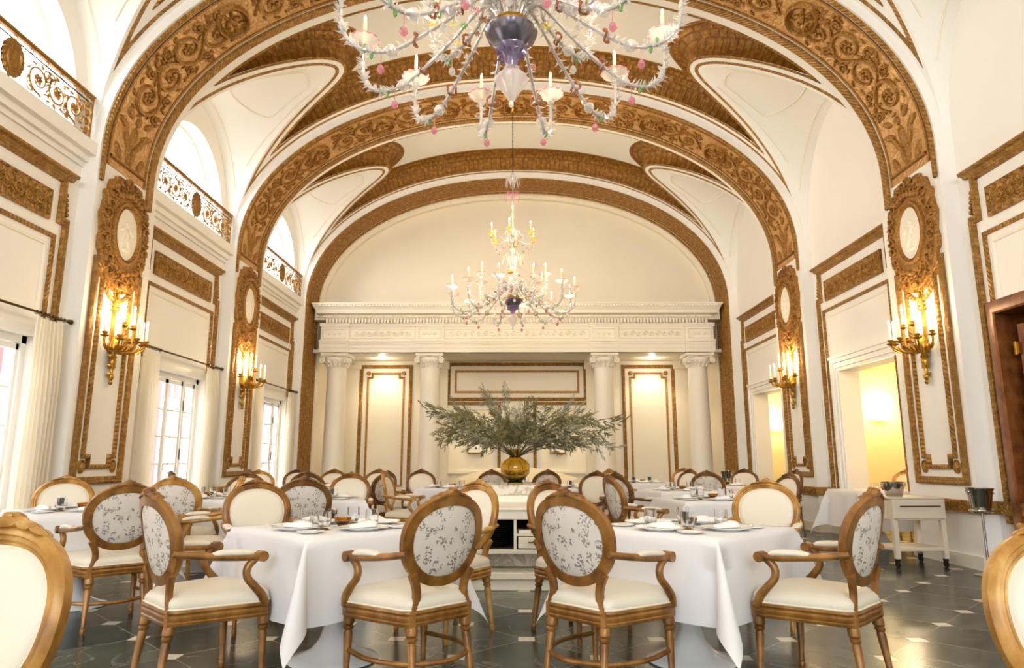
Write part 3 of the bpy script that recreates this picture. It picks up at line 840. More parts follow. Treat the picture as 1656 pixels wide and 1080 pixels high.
for x in (-1, 1):
    m_.add([(x*(W_+max(0, h)), E0-h, 4.5+z) for h, z in CP]+[(x*(W_+max(0, h)), E0+.5, 4.5+z) for h, z in CP], [(j, j+1, n+j+1, n+j) for j in range(n-1)])
m_.obj('cornice', 'trimwhite', ent, angle=30)
dn = MB(); nd = 118
for j in range(nd): x = -W_+.02+j*(2*W_-.04)/nd; dn.slab(x, x+.04, 4.4, 4.5, -.01, .13, fe)
for j in range(150): x = -W_-.2+j*(2*W_+.4)/150; dn.blob(x, 4.57, .022, .03, 0, .03, lambda a, b, h: fe(a, b, h+.06), 6)
for j in range(130): x = -W_-.25+j*(2*W_+.5)/130; dn.blob(x, 4.79, .032, .03, .5, .025, lambda a, b, h: fe(a, b, h+.27), 6)
dn.obj('dentils', 'trimwhite', ent)
fr = MB()
segs = [(-W_+.03, -4.72+.0), (-4.03, -2.45), (-1.75, 1.75), (2.45, 4.03)]
for a, b in ((-4.03, -2.45), (-1.75, 1.75), (2.45, 4.03)):
    fr.mould([(a, 4.03), (b, 4.03), (b, 4.29), (a, 4.29)], [(0, 0), (.01, .02), (.03, .02), (.035, 0)], fe)
    n = int((b-a)/.17)
    for j in range(n):
        x = a+.1+(b-a-.2)*(j+.5)/n; fr.ribbon(spiral(x, 4.16, .07, 1.4, 0, 1 if j % 2 else -1, 14), lambda t: .012, .032, fe); fr.blob(x, 4.16, .018, .018, 0, .02, fe, 6)
for c in cols:
    f2 = lambda a, b, h: fe(a, b, h+.035)
    fr.mould([(c-.28, 4.03), (c+.28, 4.03), (c+.28, 4.29), (c-.28, 4.29)], [(0, 0), (.01, .02), (.03, .02), (.035, 0)], f2)
    for x in (c-.12, c, c+.12): fr.blob(x, 4.16, .045, .05, 0, .025, f2, 8)
fr.obj('frieze_relief', 'trimwhite', ent)

def make_column():
    r = thing('column'); s = MB(); cy = 0
    s.lathe([(r_*.86, z_) for r_, z_ in [(.36, 0), (.36, .1), (.34, .12), (.36, .16), (.36, .2), (.31, .24), (.33, .28), (.30, .33), (.29, .36), (.29, 1.4), (.275, 2.6), (.262, 3.36), (.28, 3.37), (.28, 3.4)]], 40)
    s.obj('shaft', 'trimwhite', r)
    c = MB(); c.lathe([(.225, 3.38), (.24, 3.42), (.31, 3.48), (.34, 3.55), (.33, 3.6), (.2, 3.62)], 32)
    c.bbox(-.33, .33, -.33, .33, 3.62, 3.7, .012)
    for q in range(16): a = q*pi/8; c.tube([(cos(a)*(.235+k), sin(a)*(.235+k), 3.38+z) for k, z in ((0, 0), (.02, .06), (.05, .1), (.09, .11), (.1, .08))], [.03, .035, .03, .022, .01], 6)
    c.obj('capital', 'trimwhite', r)
    for sx in (-1, 1):
        for sy in (-1, 1):
            v = MB(); fmv = lambda a, b, h: (sx*(.30)+(a)*.85, sy*(.30+h)*1.0, 3.52+b)
            v.ribbon(spiral(0, 0, .085, 1.9, pi/2, sx, 34), lambda t: .02*(1-.6*t), .035, fmv); v.blob(0, 0, .075, .075, 0, .02, fmv, 14); v.blob(0, 0, .02, .02, 0, .05, fmv, 10)
            v.ribbon([(-sx*.28, .08), (-sx*.14, .075), (0, .085)], .018, .03, fmv)
            v.obj('volute', 'trimwhite', r)
    return r
colp = make_column()
for j, (x, nm) in enumerate(zip(cols, ('leftmost ivory column, at the outer left end of the entablature', 'ivory column left of the wide gilded panel', 'ivory column right of the wide gilded panel', 'rightmost ivory column, at the outer right end of the entablature'))):
    c = colp if j == 0 else copy_tree(colp)
    c.location = (x, 16.48, 0); tag(c, nm, 'column', 'ivory ionic columns under the entablature')

# floor
f = MB(); f.add([(-5.6, -12.1, 0), (8.8, -12.1, 0), (8.8, 20.1, 0), (-5.6, 20.1, 0)], [(0, 1, 2, 3)]); struct(f.obj('floor', 'floor', recalc=False))
# ------------------------------------------------------------------ chairs
def fan(mb, ring, centre, flip=False):
    n = len(ring); mb.add([centre]+ring, [(0, q+1, (q+1) % n+1) for q in range(n)])
def rings(mb, rs, cap=True):
    n = len(rs[0]); vs = [p for r in rs for p in r]; fs = []
    for k in range(len(rs)-1):
        for j in range(n): a = k*n+j; b = k*n+(j+1) % n; fs.append((a, b, b+n, a+n))
    if cap: fs.append(tuple(range(n))[::-1]); fs.append(tuple((len(rs)-1)*n+j for j in range(n)))
    mb.add(vs, fs)
def make_chair(name, wood, stretch, arms=True):
    root = thing(name)
    N = 56
    def ov(r, q, dz=0):
        a = 2*pi*q/N; c, s = cos(a), sin(a)
        return (r*1.0*abs(c)**.92*(1 if c > 0 else -1)*(1+.07*s), r*.95*abs(s)**.92*(1 if s > 0 else -1)+dz)
    def om(a, b, h): return (a, -.285-b*.2+h+a*a*.55, .752+b*.93+h*.2)
    f = MB(); f.mould([ov(.252, q) for q in range(N)], [(0, -.016), (-.002, .012), (.01, .026), (.02, .03), (.024, .023), (.033, .026), (.04, .02), (.046, .022), (.052, .006), (.052, -.016), (0, -.016)], om)
    for sx in (-1, 1):
        sec = [(-.019, -.016), (.019, -.016), (.022, .012), (0, .02), (-.022, .012)]
        P = spline([(sx*.185, -.255, .60), (sx*.158, -.248, .545), (sx*.15, -.245, .49), (sx*.166, -.245, .42), (sx*.168, -.245, .36)], 5)
        f.tube(P, [1.05-.15*sin(pi*i/(len(P)-1)) for i in range(len(P))], prof=sec, up=(0, -1, 0))
    f.obj('back_frame', wood, root, angle=40)
    cr = MB()
    for x, b, rx, ry, an in ((0, .252, .05, .022, 0), (-.055, .243, .035, .014, .25), (.055, .243, .035, .014, -.25), (-.1, .228, .03, .009, .4), (.1, .228, .03, .009, -.4), (0, .268, .022, .014, 0)):
        for d in (1, -1): cr.blob(x, b, rx, ry, an, .03 if d > 0 else .022, lambda a, b_, h: om(a, b_, h*d+(.006 if d > 0 else -.004)), 10)
    cr.obj('carved_crest', wood, root)
    p = MB(); rs = []
    for k, (r, h) in enumerate(((.203, .006), (.196, .02), (.17, .03), (.11, .038), (.05, .041))): rs.append([om(*ov(r, q), h) for q in range(N)])
    rings(p, rs); p.obj('back_cushion', 'leather', root, angle=60)
    pp = MB(); pp.tube([om(*ov(.201, q), .014) for q in range(N)], .0045, 6, closed=True); pp.obj('piping', 'piping', root)
    b = MB(); rs = [[om(*ov(r, q), h) for q in range(N)] for r, h in ((.203, -.006), (.195, -.011), (.12, -.016), (.04, -.018))]
    rings(b, rs); b.obj('back_panel', 'toile', root, angle=60)
    # seat
    def outline(k=1.0, n=14):
        pts = [(-.19, -.25), (-.235, -.12), (-.272, .06), (-.285, .17), (-.25, .225), (-.13, .262), (0, .272), (.13, .262), (.25, .225), (.285, .17), (.272, .06), (.235, -.12), (.19, -.25), (0, -.262)]
        P = []
        for i in range(len(pts)):
            a, b_, c, d = (Vector(pts[(i+j) % len(pts)]) for j in (-1, 0, 1, 2))
            for q in range(4):
                t = q/4; v = .5*((2*b_)+(c-a)*t+(2*a-5*b_+4*c-d)*t*t+(3*b_-a-3*c+d)*t**3); P.append((v.x*k, v.y*k))
        return P
    r = MB(); O = outline()
    sec = [(-.03, -.035), (.004, -.035), (.008, -.022), (.002, -.016), (.007, -.006), (.007, .004), (.001, .012), (.008, .024), (.004, .035), (-.03, .035)]
    r.tube([(x, y, .395) for x, y in O][::-1], 1, closed=True, prof=sec, up=(0, 0, 1)); 
    r.obj('seat_rail', wood, root, angle=30)
    c = MB(); rs = [[(x, y, z) for x, y in outline(k)] for k, z in ((.95, .41), (.985, .43), (1.0, .448), (.985, .468), (.93, .485), (.8, .5), (.55, .511), (.25, .516))]
    rings(c, rs); c.obj('seat_cushion', 'leather', root, angle=60)
    pp = MB(); pp.tube([(x*.997, y*.997, .434) for x, y in O], .005, 6, closed=True); pp.obj('piping', 'piping', root)
    lp = [(.012, 0), (.015, .008), (.017, .03), (.012, .042), (.0145, .05), (.0125, .056), (.021, .27), (.017, .285), (.024, .295), (.024, .305), (.018, .31), (.027, .32), (.027, .345), (.024, .36)]
    for x, y, dx, dy in ((-.245, .2, -.004, .01), (.245, .2, .004, .01), (-.168, -.235, -.02, -.05), (.168, -.235, .02, -.05)):
        l = MB(); l.lathe(lp, 24, flute=.12, nfl=8, fn=lambda X, Y, Z: (X+x+dx*(1-Z/.36), Y+y+dy*(1-Z/.36), Z))
        l.bbox(x-.026, x+.026, y-.026, y+.026, .355, .43, .003); l.obj('leg', wood, root, angle=40)
    for sx in ((-1, 1) if arms else ()):
        a = MB(); P = spline([(sx*.232, -.27, .70), (sx*.262, -.16, .683), (sx*.278, -.02, .668), (sx*.288, .09, .662), (sx*.29, .14, .662)], 5)
        n = len(P); a.tube(P, [.022+.005*(i/n) for i in range(n)], 10, flat=.8)
        a.tube([(sx*.26, .15, .66), (sx*.32, .15, .66)], .027, 14)
        P = spline([(sx*.287, .125, .655), (sx*.28, .085, .61), (sx*.282, .085, .56), (sx*.292, .125, .51), (sx*.29, .165, .465), (sx*.275, .19, .415)], 5)
        n = len(P); a.tube(P, [.02-.002*sin(pi*i/n)+.005*(i/n) for i in range(n)], 10)
        o = a.obj('arm', wood, root, angle=50)
        q = MB(); P = spline([(sx*.27, -.1, .684), (sx*.277, -.04, .69), (sx*.286, .06, .684), (sx*.288, .105, .676)], 4); n = len(P)
        q.tube(P, [.03*sin(pi*(i+.7)/(n+.4))**.4 for i in range(n)], 12, flat=.6, up=(0, 0, 1)); q.obj('arm_pad', 'leather', o, angle=60)
    if stretch:
        for P in ([(-.247, .2, .19), (-.275, 0, .19), (-.245, -.15, .19), (-.18, -.255, .19)], [(.247, .2, .19), (.275, 0, .19), (.245, -.15, .19), (.18, -.255, .19)], [(-.18, -.255, .19), (0, -.325, .19), (.18, -.255, .19)]):
            m = MB(); m.tube(spline(P, 6), .0125, 8); m.obj('stretcher', wood, root)
    return root
CH = {'p': make_chair('dining_armchair', 'gwood', False), 's': make_chair('dining_armchair', 'gwood', True),
      'b': make_chair('dining_armchair', 'gwood2', False), 'w': make_chair('dining_armchair', 'gwood3', False), 'x': make_chair('dining_armchair', 'gwood3', True)}
CH['n'] = make_chair('dining_side_chair', 'gwood2', False, False)
PROTOS = list(CH.values())
def chair(x, y, face, v, label):
    return place(CH[v], (x, y, 0), radians(face-90), label, 'chair', 'gilded oval-back dining chairs')
CHAIRS = [
 (-1.64, 3.79, 45, 'p', 'gilded armchair left of the near left table, back turned almost edge-on'),
 (-.56, 3.79, 135, 's', 'gilded armchair with curved stretchers, toile back, right front of near left table'),
 (-1.82, 5.14, -52, 'p', 'gilded armchair behind the near left table, cream oval back facing the camera'),
 (-.50, 4.92, 228, 'b', 'pale gilded armchair peeping out behind the stretchered chair left of the cabinet'),
 (.47, 3.79, 45, 's', 'gilded armchair with curved stretchers, toile back, left front of near right table'),
 (1.57, 3.79, 135, 'p', 'gilded armchair right of the near right table, toile back almost edge-on'),
 (1.77, 5.22, 236, 'b', 'gilded armchair behind the near right table, white oval back facing the camera'),
 (.44, 4.92, -48, 'p', 'gilded armchair peeping out behind the stretchered chair right of the cabinet'),
 (-1.38, 1.515, -100, 'n', 'cream-backed gilded chair cropped by the left edge of the picture, very near'),
 (1.405, 1.525, -92, 'n', 'cream-backed gilded chair cropped by the lower right corner, very near'),
 (-2.98, 5.17, 135, 's', 'gilded armchair with toile back in front of the table nearest the left wall'),
 (-4.15, 6.35, -62, 'b', 'pale gilded armchair behind the table nearest the left wall, beside the curtain'),
 (-2.72, 5.98, 203, 'b', 'olive gold armchair in profile, right of the table nearest the left wall'),
 (-3.27, 6.85, 97, 'b', 'pale armchair with pale toile back before the middle left window table'),
 (-3.40, 8.55, -84, 'w', 'walnut gold armchair with beige front behind the middle left window table'),
 (-4.20, 9.15, 15, 'w', 'armchair seen edge-on against the middle left window'),
 (-4.10, 11.0, -72, 'b', 'pale armchair with white front before the second left pilaster'),
 (-2.02, 6.62, 107, 'w', 'olive gold armchair, grey toile back, right behind the near left table'),
 (-2.03, 8.35, -84, 'p', 'beige-fronted armchair behind the second table back on the left'),
 (-3.80, 12.1, -70, 'w', 'white-fronted armchair deepest in the far left corner'),
 (-2.98, 10.05, 97, 'w', 'toile-backed armchair on the near side of the last left window table'),
 (-3.85, 10.85, 5, 'w', 'armchair seen edge-on beside the last left window'),
 (-3.1, 11.8, -75, 'p', 'white-fronted armchair behind the left half of the last left window table'),
 (-2.45, 11.75, -100, 'p', 'white-fronted armchair behind the right half of the last left window table'),
 (-2.12, 10.1, 148, 'x', 'dark walnut armchair with brown toile back, right of the last left table'),
 (-1.45, 9.3, -4, 'b', 'pale gold armchair with white oval front, beside the dark walnut chair'),
 (-1.58, 11.5, -82, 'w', 'walnut armchair with beige front behind the table left of the vase'),
 (-.36, 11.75, 80, 'w', 'armchair half hidden by the left side of the vase, before the sofa'),
 (.42, 11.75, 105, 'w', 'armchair half hidden by the right side of the vase, before the sofa'),
 (1.24, 7.15, 14, 'p', 'gilded armchair in profile, left of the table behind the near right one'),
 (.95, 9.50, 238, 'w', 'walnut armchair turned left beside the table right of the vase'),
 (1.52, 8.90, 28, 'w', 'walnut armchair, carved crest, toile back, left of the third right table'),
 (1.75, 11.75, -60, 'b', 'pale armchair with white front before the right alcove panel'),
 (2.75, 12.0, 212, 'w', 'walnut armchair with beige front, right before the right alcove panel'),
 (3.30, 13.7, -100, 'b', 'pale armchair farthest back, before the rightmost column'),
 (2.92, 10.6, 68, 'w', 'walnut armchair, grey toile back, before the last right doorway table'),
 (3.98, 12.4, -118, 'w', 'white-fronted armchair nearest the far right doorway'),
 (4.22, 11.3, 190, 'w', 'armchair in profile facing left beside the second right pilaster'),
 (2.98, 8.35, 196, 'w', 'walnut armchair in profile, behind the white oval back on the right'),
 (3.88, 5.0, 172, 'b', 'gilded armchair cropped by the right edge, before the wooden door'),
 (6.1, 10.7, -95, 'b', 'pale armchair in the yellow room behind the doorway table'),
]
for c in CHAIRS: chair(*c)

# ------------------------------------------------------------------ tables and their settings
def cloth_mesh(h, over, seed, z=.752, n_in=8, n_out=14):
    rnd = random.Random(seed); ph = [rnd.random()*6 for _ in range(6)]
    C = [-h-over+over*i/n_out for i in range(n_out)]+[-h+2*h*i/n_in for i in range(n_in+1)]+[h+over*(i+1)/n_out for i in range(n_out)]
    mb = MB(); vs = []
    for y in C:
        for x in C:
            qx, qy = max(-h, min(h, x)), max(-h, min(h, y)); dx, dy = x-qx, y-qy; d = sqrt(dx*dx+dy*dy)
            if d < 1e-9: vs.append((x, y, z)); continue
            ux, uy = dx/d, dy/d; corner = abs(dx) > 1e-9 and abs(dy) > 1e-9
            s = x if abs(dy) > abs(dx) else y
            e = max(0, (abs(s)/h-.55)/.45) if not corner else 1
            wave = .017*sin(s*15+ph[0 if abs(dy) > abs(dx) else 1]+(2 if (dx+dy) > 0 else 0))*min(1, d/.2)
            if corner:
                th = atan2(abs(dy), abs(dx)); k = sin(2*th); out = .012+d*(.07+.34*k**1.5); wave = 0
                fall = sqrt(max(0, d*d-(out*.9)**2))
            else:
                out = .012+d*(.05+.02*e)+wave; fall = d
            zz = z-max(0, fall-.006)-.002
            if d < .03: out = d*.6; zz = z-d*.35
            vs.append((qx+ux*out, qy+uy*out, max(zz, .04)))
    n = len(C)
    mb.add(vs, [(j*n+i, j*n+i+1, (j+1)*n+i+1, (j+1)*n+i) for j in range(n-1) for i in range(n-1)])
    return mb
def lathe_obj(name, prof_, mat, parent=None, seg=28, **k):
    m = MB(); m.lathe(prof_, seg, **k); return m.obj(name, mat, parent, angle=40)
def make_table():
    r = thing('pedestal_table'); m = MB()
    lathe_obj('table_top', [(.05, .715), (.43, .715), (.44, .725), (.44, .742), (.43, .748), (.05, .748)], 'tulip', r, 48)
    lathe_obj('pedestal', [(.255, 0), (.262, .006), (.255, .014), (.2, .03), (.13, .065), (.085, .12), (.06, .2), (.05, .32), (.052, .45), (.07, .58), (.12, .68), (.16, .714), (.02, .714)], 'tulip', r, 48)
    return r
TP = make_table()
plate = MB(); plate.lathe([(.02, 0), (.085, .0), (.09, .006), (.12, .012), (.145, .017), (.147, .02), (.12, .017), (.09, .010), (.02, .008)], 40); plate = plate.obj('dinner_plate', 'china')
bread = MB(); bread.lathe([(.02, 0), (.05, 0), (.075, .009), (.076, .011), (.05, .005), (.02, .004)], 32); bread = bread.obj('bread_plate', 'china')
nk = MB(); vs = []
for k, (s_, z_) in enumerate(((1, 0), (1.02, .006), (.97, .013), (.8, .019), (.4, .022))):
    for q in range(24):
        a = 2*pi*q/24; x = .085*s_*abs(cos(a))**.6*(1 if cos(a) > 0 else -1); y = .05*s_*abs(sin(a))**.6*(1 if sin(a) > 0 else -1)
        vs.append((x+.012*sin(y*30), y, z_*(1+.35*sin(x*28)+.25*cos(y*40))))
nk.add(vs, [(k*24+j, k*24+(j+1) % 24, (k+1)*24+(j+1) % 24, (k+1)*24+j) for k in range(4) for j in range(24)]+[tuple(96+j for j in range(24)), tuple(range(24))[::-1]])
napkin = nk.obj('folded_napkin', 'napkin', angle=60)
kn = MB(); kn.tube([(-.075, 0, .012), (0, .002, .012), (.02, .002, .013)], [.005, .004, .003], 8, flat=.5); kn.tube([(.02, .002, .013), (.05, .004, .013), (.085, .002, .013)], [.003, .008, .002], 8, flat=.2)
knife = kn.obj('butter_knife', 'steel')
tum = thing('tumbler')
lathe_obj('glass_bowl', [(.012, .012), (.03, .014), (.037, .035), (.04, .06), (.037, .105), (.0355, .105), (.038, .06), (.035, .037), (.028, .022), (.01, .02)], 'tumbler', tum, 28)
lathe_obj('glass_foot', [(.02, 0), (.03, .001), (.031, .005), (.022, .009), (.012, .0118), (.004, .0118)], 'amber', tum, 28)
bw = thing('candle_bowl')
lathe_obj('bowl', [(.01, 0), (.026, .001), (.03, .008), (.047, .035), (.052, .055), (.049, .055), (.044, .037), (.026, .014), (.008, .01)], 'amber', bw, 28)
lathe_obj('candle', [(.003, .012), (.022, .014), (.03, .034), (.004, .036)], 'candle', bw, 20)
PROTOS += [TP, plate, bread, napkin, knife, tum, bw]

def table(x, y, rot, h, desc, seed, over=.43, near=2, seats=(0, 1, 2, 3), bucket=False):
    a0 = radians(rot); Z = .7535
    place(TP, (x, y, 0), a0, 'white tulip pedestal under the '+desc, 'table', 'tulip pedestal tables')
    cl = cloth_mesh(h, over, seed).obj('tablecloth', 'linen', angle=80); cl.location = (x, y, 0); cl.rotation_euler = (0, 0, a0)
    tag(cl, 'white linen tablecloth on the '+desc, 'tablecloth', 'white linen tablecloths')
    rnd = random.Random(seed)
    for k in seats:
        a = a0+k*pi/2; c, s = cos(a), sin(a); loc = lambda r_, t_: (x+c*r_-s*t_, y+s*r_+c*t_)
        dx, dy = c, s
        side = ('left' if dx < -.5 else 'right' if dx > .5 else '')
        dep = ('near' if dy < -.5 else 'far' if dy > .5 else '')
        w = '-'.join(q for q in (dep, side) if q)+' seat'
        px, py = loc(.27, 0); place(plate, (px, py, Z), 0, 'white dinner plate under a napkin, %s, %s' % (w, desc), 'plate', 'dinner plates')
        place(napkin, (px, py, Z+.0185), a+pi/2+rnd.uniform(-.4, .4), 'folded white napkin on the plate, %s, %s' % (w, desc), 'napkin', 'folded napkins')
        tx, ty = loc(.12, -.17); place(tum, (tx, ty, Z), 0, 'clear stemless tumbler, %s, %s' % (w, desc), 'glass', 'tumblers')
        if near:
            bx, by = loc(.31, .22); place(bread, (bx, by, Z), 0, 'small white bread plate, %s, %s' % (w, desc), 'plate', 'bread plates')
            if near > 1: place(knife, (bx, by, Z+.004), a+pi/2+.3, 'silver butter knife, %s, %s' % (w, desc), 'knife', 'butter knives')
    place(bw, (x+.02, y+.0, Z), 0, 'amber candle bowl amid the %s' % desc, 'candle holder', 'amber candle bowls')
TABLES = [
 (-1.08, 4.28, 45, .46, 'table left of the service cabinet', 1, .43, 2),
 (1.02, 4.28, 45, .46, 'table right of the service cabinet', 2, .43, 2),
 (-3.58, 5.75, 45, .46, 'table nearest the left wall', 3, .43, 2),
 (-3.40, 7.66, 5, .45, 'table by the middle left window', 4, .45, 1),
 (-2.12, 7.45, 17, .46, 'table behind the near left one', 5, .5, 1),
 (-3.00, 10.9, 20, .45, 'table by the last left window', 6, .45, 1),
 (-1.00, 10.5, 0, .46, 'table left of the vase', 7, .45, 1),
 (2.03, 7.35, 8, .46, 'table behind the near right one', 8, .45, 1),
 (2.25, 9.60, 10, .46, 'third right table from the front', 9, .45, 1),
 (.95, 10.5, 0, .46, 'table right of the vase', 10, .45, 1),
 (2.30, 12.9, 0, .45, 'table before the right alcove panel', 11, .45, 1),
 (3.42, 11.5, 20, .45, 'table by the last right doorway', 12, .45, 1),
 (0.0, 12.75, 0, .46, 'table in front of the sofa', 14, .42, 1),
]
for t in TABLES: table(*t)
# table standing in the passage opening
place(TP, (4.92, 9.62, 0), 0, 'white tulip pedestal table standing in the right doorway', 'table', 'tulip pedestal tables')
cl = cloth_mesh(.46, .5, 21).obj('tablecloth', 'linen', angle=80); cl.location = (4.92, 9.62, 0)
tag(cl, 'long white linen tablecloth on the table in the right doorway', 'tablecloth', 'white linen tablecloths')
place(tum, (4.85, 9.5, .7535), 0, 'clear tumbler alone on the table in the right doorway', 'glass', 'tumblers')
place(bw, (4.95, 9.45, .7535), 0, 'amber candle bowl on the table in the right doorway', 'candle holder', 'amber candle bowls')

# ------------------------------------------------------------------ service cabinet, plates, vase
cb = thing('service_cabinet', (0, 6.4, 0), 0, 'ivory two-tier service cabinet with marble top between the two near tables', 'cabinet')
W2 = .42; b = MB()
b.bbox(-W2, W2, .03, .8, 0, .10); b.bbox(-W2, W2, 0, .8, .10, .16)
b.bbox(-W2, -W2+.05, 0, .8, .16, .71); b.bbox(W2-.05, W2, 0, .8, .16, .71); b.bbox(-W2, W2, 0, .8, .32, .36); b.bbox(-W2, W2, 0, .8, .62, .71)
b.bbox(-.03, -.005, .01, .6, .36, .62, .002); b.bbox(-.005, W2-.05, .01, .6, .475, .495, .002); b.bbox(.14, .16, .01, .6, .495, .62, .002)
b.bbox(-W2-.02, W2+.02, -.02, .82, .70, .725)
b.bbox(-W2, W2, .8, 1.6, 0, .80); b.bbox(-W2+.03, W2-.03, .79, .81, .725, .8)
b.obj('body', 'cabinet', cb, angle=30)
i_ = MB(); i_.box(-W2+.05, W2-.05, .6, .62, .36, .62); i_.box(-W2+.05, W2-.05, .02, .6, .362, .366); i_.box(-W2+.05, -W2+.053, .02, .6, .36, .62); i_.box(-.033, -.0305, .02, .6, .37, .62); i_.obj('compartment_lining', 'darkinside', cb)
m_ = MB(); m_.bbox(-W2+.05, W2-.05, .3, .34, .17, .32, .003); m_.obj('marble_panel', 'marble', cb)
m_ = MB(); m_.bbox(-W2-.03, W2+.03, .78, 1.62, .80, .90, .005); m_.obj('marble_top', 'marble', cb)
m_ = MB(); m_.bbox(.01, W2-.06, -.006, .02, .37, .468, .003); dr = m_.obj('drawer', 'cabinet', cb)
m_ = MB(); m_.tube([(.1, -.03, .425), (W2-.1, -.03, .425)], .005, 8); m_.tube([(.12, -.03, .425), (.12, 0, .425)], .004, 6); m_.tube([(W2-.12, -.03, .425), (W2-.12, 0, .425)], .004, 6); m_.obj('drawer_handle', 'bronze', dr)
dp = lathe_obj('dark_plate', [(.02, 0), (.08, 0), (.145, .01), (.147, .0145), (.08, .005), (.02, .004)], 'black', None, 32); PROTOS.append(dp)
for k in range(11): place(dp, (-.205, 6.62, .368+k*.0165), 0, 'black plate in the stack inside the left cabinet compartment', 'plate', 'black plates stacked in the cabinet')
bx = MB(); bx.bbox(-.055, .055, -.05, .05, 0, .03, .003); o = bx.obj('tray', 'trimwhite'); o.location = (.07, 6.5, .496); tag(o, 'small white tray in the cubby above the drawer', 'tray')
for k in range(5):
    o = place(knife, (.045+k*.012, 6.5+.006*k, .516+.001*k), .5+.3*k, 'small steel utensil lying on the white tray in the cubby', 'utensil', 'utensils on the cubby tray'); o.name = 'utensil.%03d' % k; 
va = thing('vase', (-.02, 7.62, .90), 0, 'round olive amber glass vase on the marble cabinet top', 'vase')
lathe_obj('vase_body', [(.05, 0), (.085, .0), (.09, .012), (.08, .03), (.12, .07), (.155, .11), (.16, .16), (.158, .21), (.13, .25), (.08, .275), (.062, .29), (.058, .31), (.075, .35), (.085, .37), (.078, .37), (.066, .35), (.05, .31), (.05, .29), (.075, .265), (.12, .24), (.148, .2), (.15, .15), (.14, .11), (.1, .07), (.05, .05), (.02, .045)], 'vase', va, 48)

def make_branch(seed, L, droop):
    rnd = random.Random(seed); s = MB(); l = MB()
    P = [Vector((0, 0, 0))]; d = Vector((1, 0, .0)); n = 16
    for i in range(n):
        d = (d+Vector((0, rnd.uniform(-.12, .12), rnd.uniform(-.08, .08)-droop*(i/n)))).normalized(); P.append(P[-1]+d*L/n)
    s.tube(P, [.0045*(1-i/n*.75) for i in range(n+1)], 5)
    def leaf(mb, p, dr, sz):
        dr = dr.normalized(); w = dr.cross(Vector((rnd.uniform(-1, 1), rnd.uniform(-1, 1), rnd.uniform(-.3, 1)))).normalized()*sz*.1; up = dr.cross(w).normalized()*sz*.05
        mb.add([p, p+dr*sz*.35+w, p+dr*sz*.4+up, p+dr*sz*.35-w, p+dr*sz*.75+w*.75-Vector((0, 0, sz*.06)), p+dr*sz*.75-w*.75-Vector((0, 0, sz*.06)), p+dr*sz-Vector((0, 0, sz*.14))], [(0, 1, 2), (0, 2, 3), (1, 4, 6, 2), (2, 6, 5, 3)])
    def twig(p, d, ln):
        q = [p]; m = 6
        for i in range(m): d = (d+Vector((rnd.uniform(-.2, .2), rnd.uniform(-.2, .2), rnd.uniform(-.2, .12)))).normalized(); q.append(q[-1]+d*ln/m)
        s.tube(q, [.002*(1-i/m*.5) for i in range(m+1)], 4)
        for i in range(1, m+1):
            for j in (-1, 1):
                v = (q[i]-q[i-1]).normalized(); sd = v.cross(Vector((rnd.uniform(-.5, .5), rnd.uniform(-.5, .5), 1))).normalized()
                leaf(l, q[i], v*.9+sd*j*.7, rnd.uniform(.045, .075))
    for i in range(4, n+1):
        v = (P[i]-P[i-1]).normalized()
        for j in range(2 if i % 2 else 1):
            an = rnd.uniform(0, 2*pi); sd = (Vector((0, cos(an), sin(an)))-v*v.dot(Vector((0, cos(an), sin(an))))).normalized()
            twig(P[i], v*.9+sd*.75, rnd.uniform(.12, .24)*(1.1-.4*i/n))
        for j in range(3): an = rnd.uniform(0, 6.3); leaf(l, P[i], v+Vector((0, cos(an), sin(an)))*.8, .06)
    o = s.obj('olive_branch', 'stem'); l.cm = 0; l.obj('leaves', 'leaf' if seed % 2 else 'leaf2', o, angle=80); return o
BR = [make_branch(k, .82+.05*k, .035+.012*k) for k in range(6)]; PROTOS += BR
rnd = random.Random(5)
nb = 46
for k in range(nb):
    az = 2*pi*(k*.618)+rnd.uniform(-.2, .2); c = cos(az)
    el = radians(rnd.uniform(20, 42) if abs(c) > .6 else rnd.uniform(34, 66)); sc = (1.12 if abs(c) > .6 else .72)*rnd.uniform(.8, 1.0)
    if k % 9 == 4: el = radians(84); sc = .74
    o = copy_tree(BR[k % 6]); o.location = (-.02+.03*cos(az), 7.62+.03*sin(az), 1.19)
    o.rotation_euler = (0, -el, az); o.scale = (sc,)*3
    d = 'left' if c < -.5 else 'right' if c > .5 else 'upright'
    tag(o, {'left': 'grey-green olive branch spreading to the left out of the amber vase', 'right': 'grey-green olive branch spreading to the right out of the amber vase', 'upright': 'grey-green olive branch rising from the middle of the amber vase'}[d], 'branch', 'olive branches in the vase, '+d)

# ------------------------------------------------------------------ sofa
so = thing('curved_sofa', (0, 13.9, 0), 0, 'ivory curved banquette sofa behind the vase, under the wide alcove panel', 'sofa')
def sofa_pt(a, r, z): return (r*sin(a)*1.05, r*cos(a)*.75-.55, z)
s_ = MB(); rs = []
for q in range(41):
    a = radians(-78+156*q/40); hb = .80+.22*cos(a)**2; rs.append([sofa_pt(a, r, z) for r, z in ((1.06, .12), (1.2, .14), (1.22, .5), (1.2, hb-.04), (1.15, hb), (1.08, hb-.02), (1.04, hb-.1), (1.02, .45))])
rings(s_, [r for r in rs]); s_.obj('backrest', 'sofa', so, angle=50)
s_ = MB(); rs = []
for q in range(41):
    a = radians(-74+148*q/40); rs.append([sofa_pt(a, r, z) for r, z in ((.5, .1), (1.05, .1), (1.05, .42), (1.0, .46), (.55, .47), (.48, .44))])
rings(s_, rs); s_.obj('seat', 'sofa', so, angle=50)
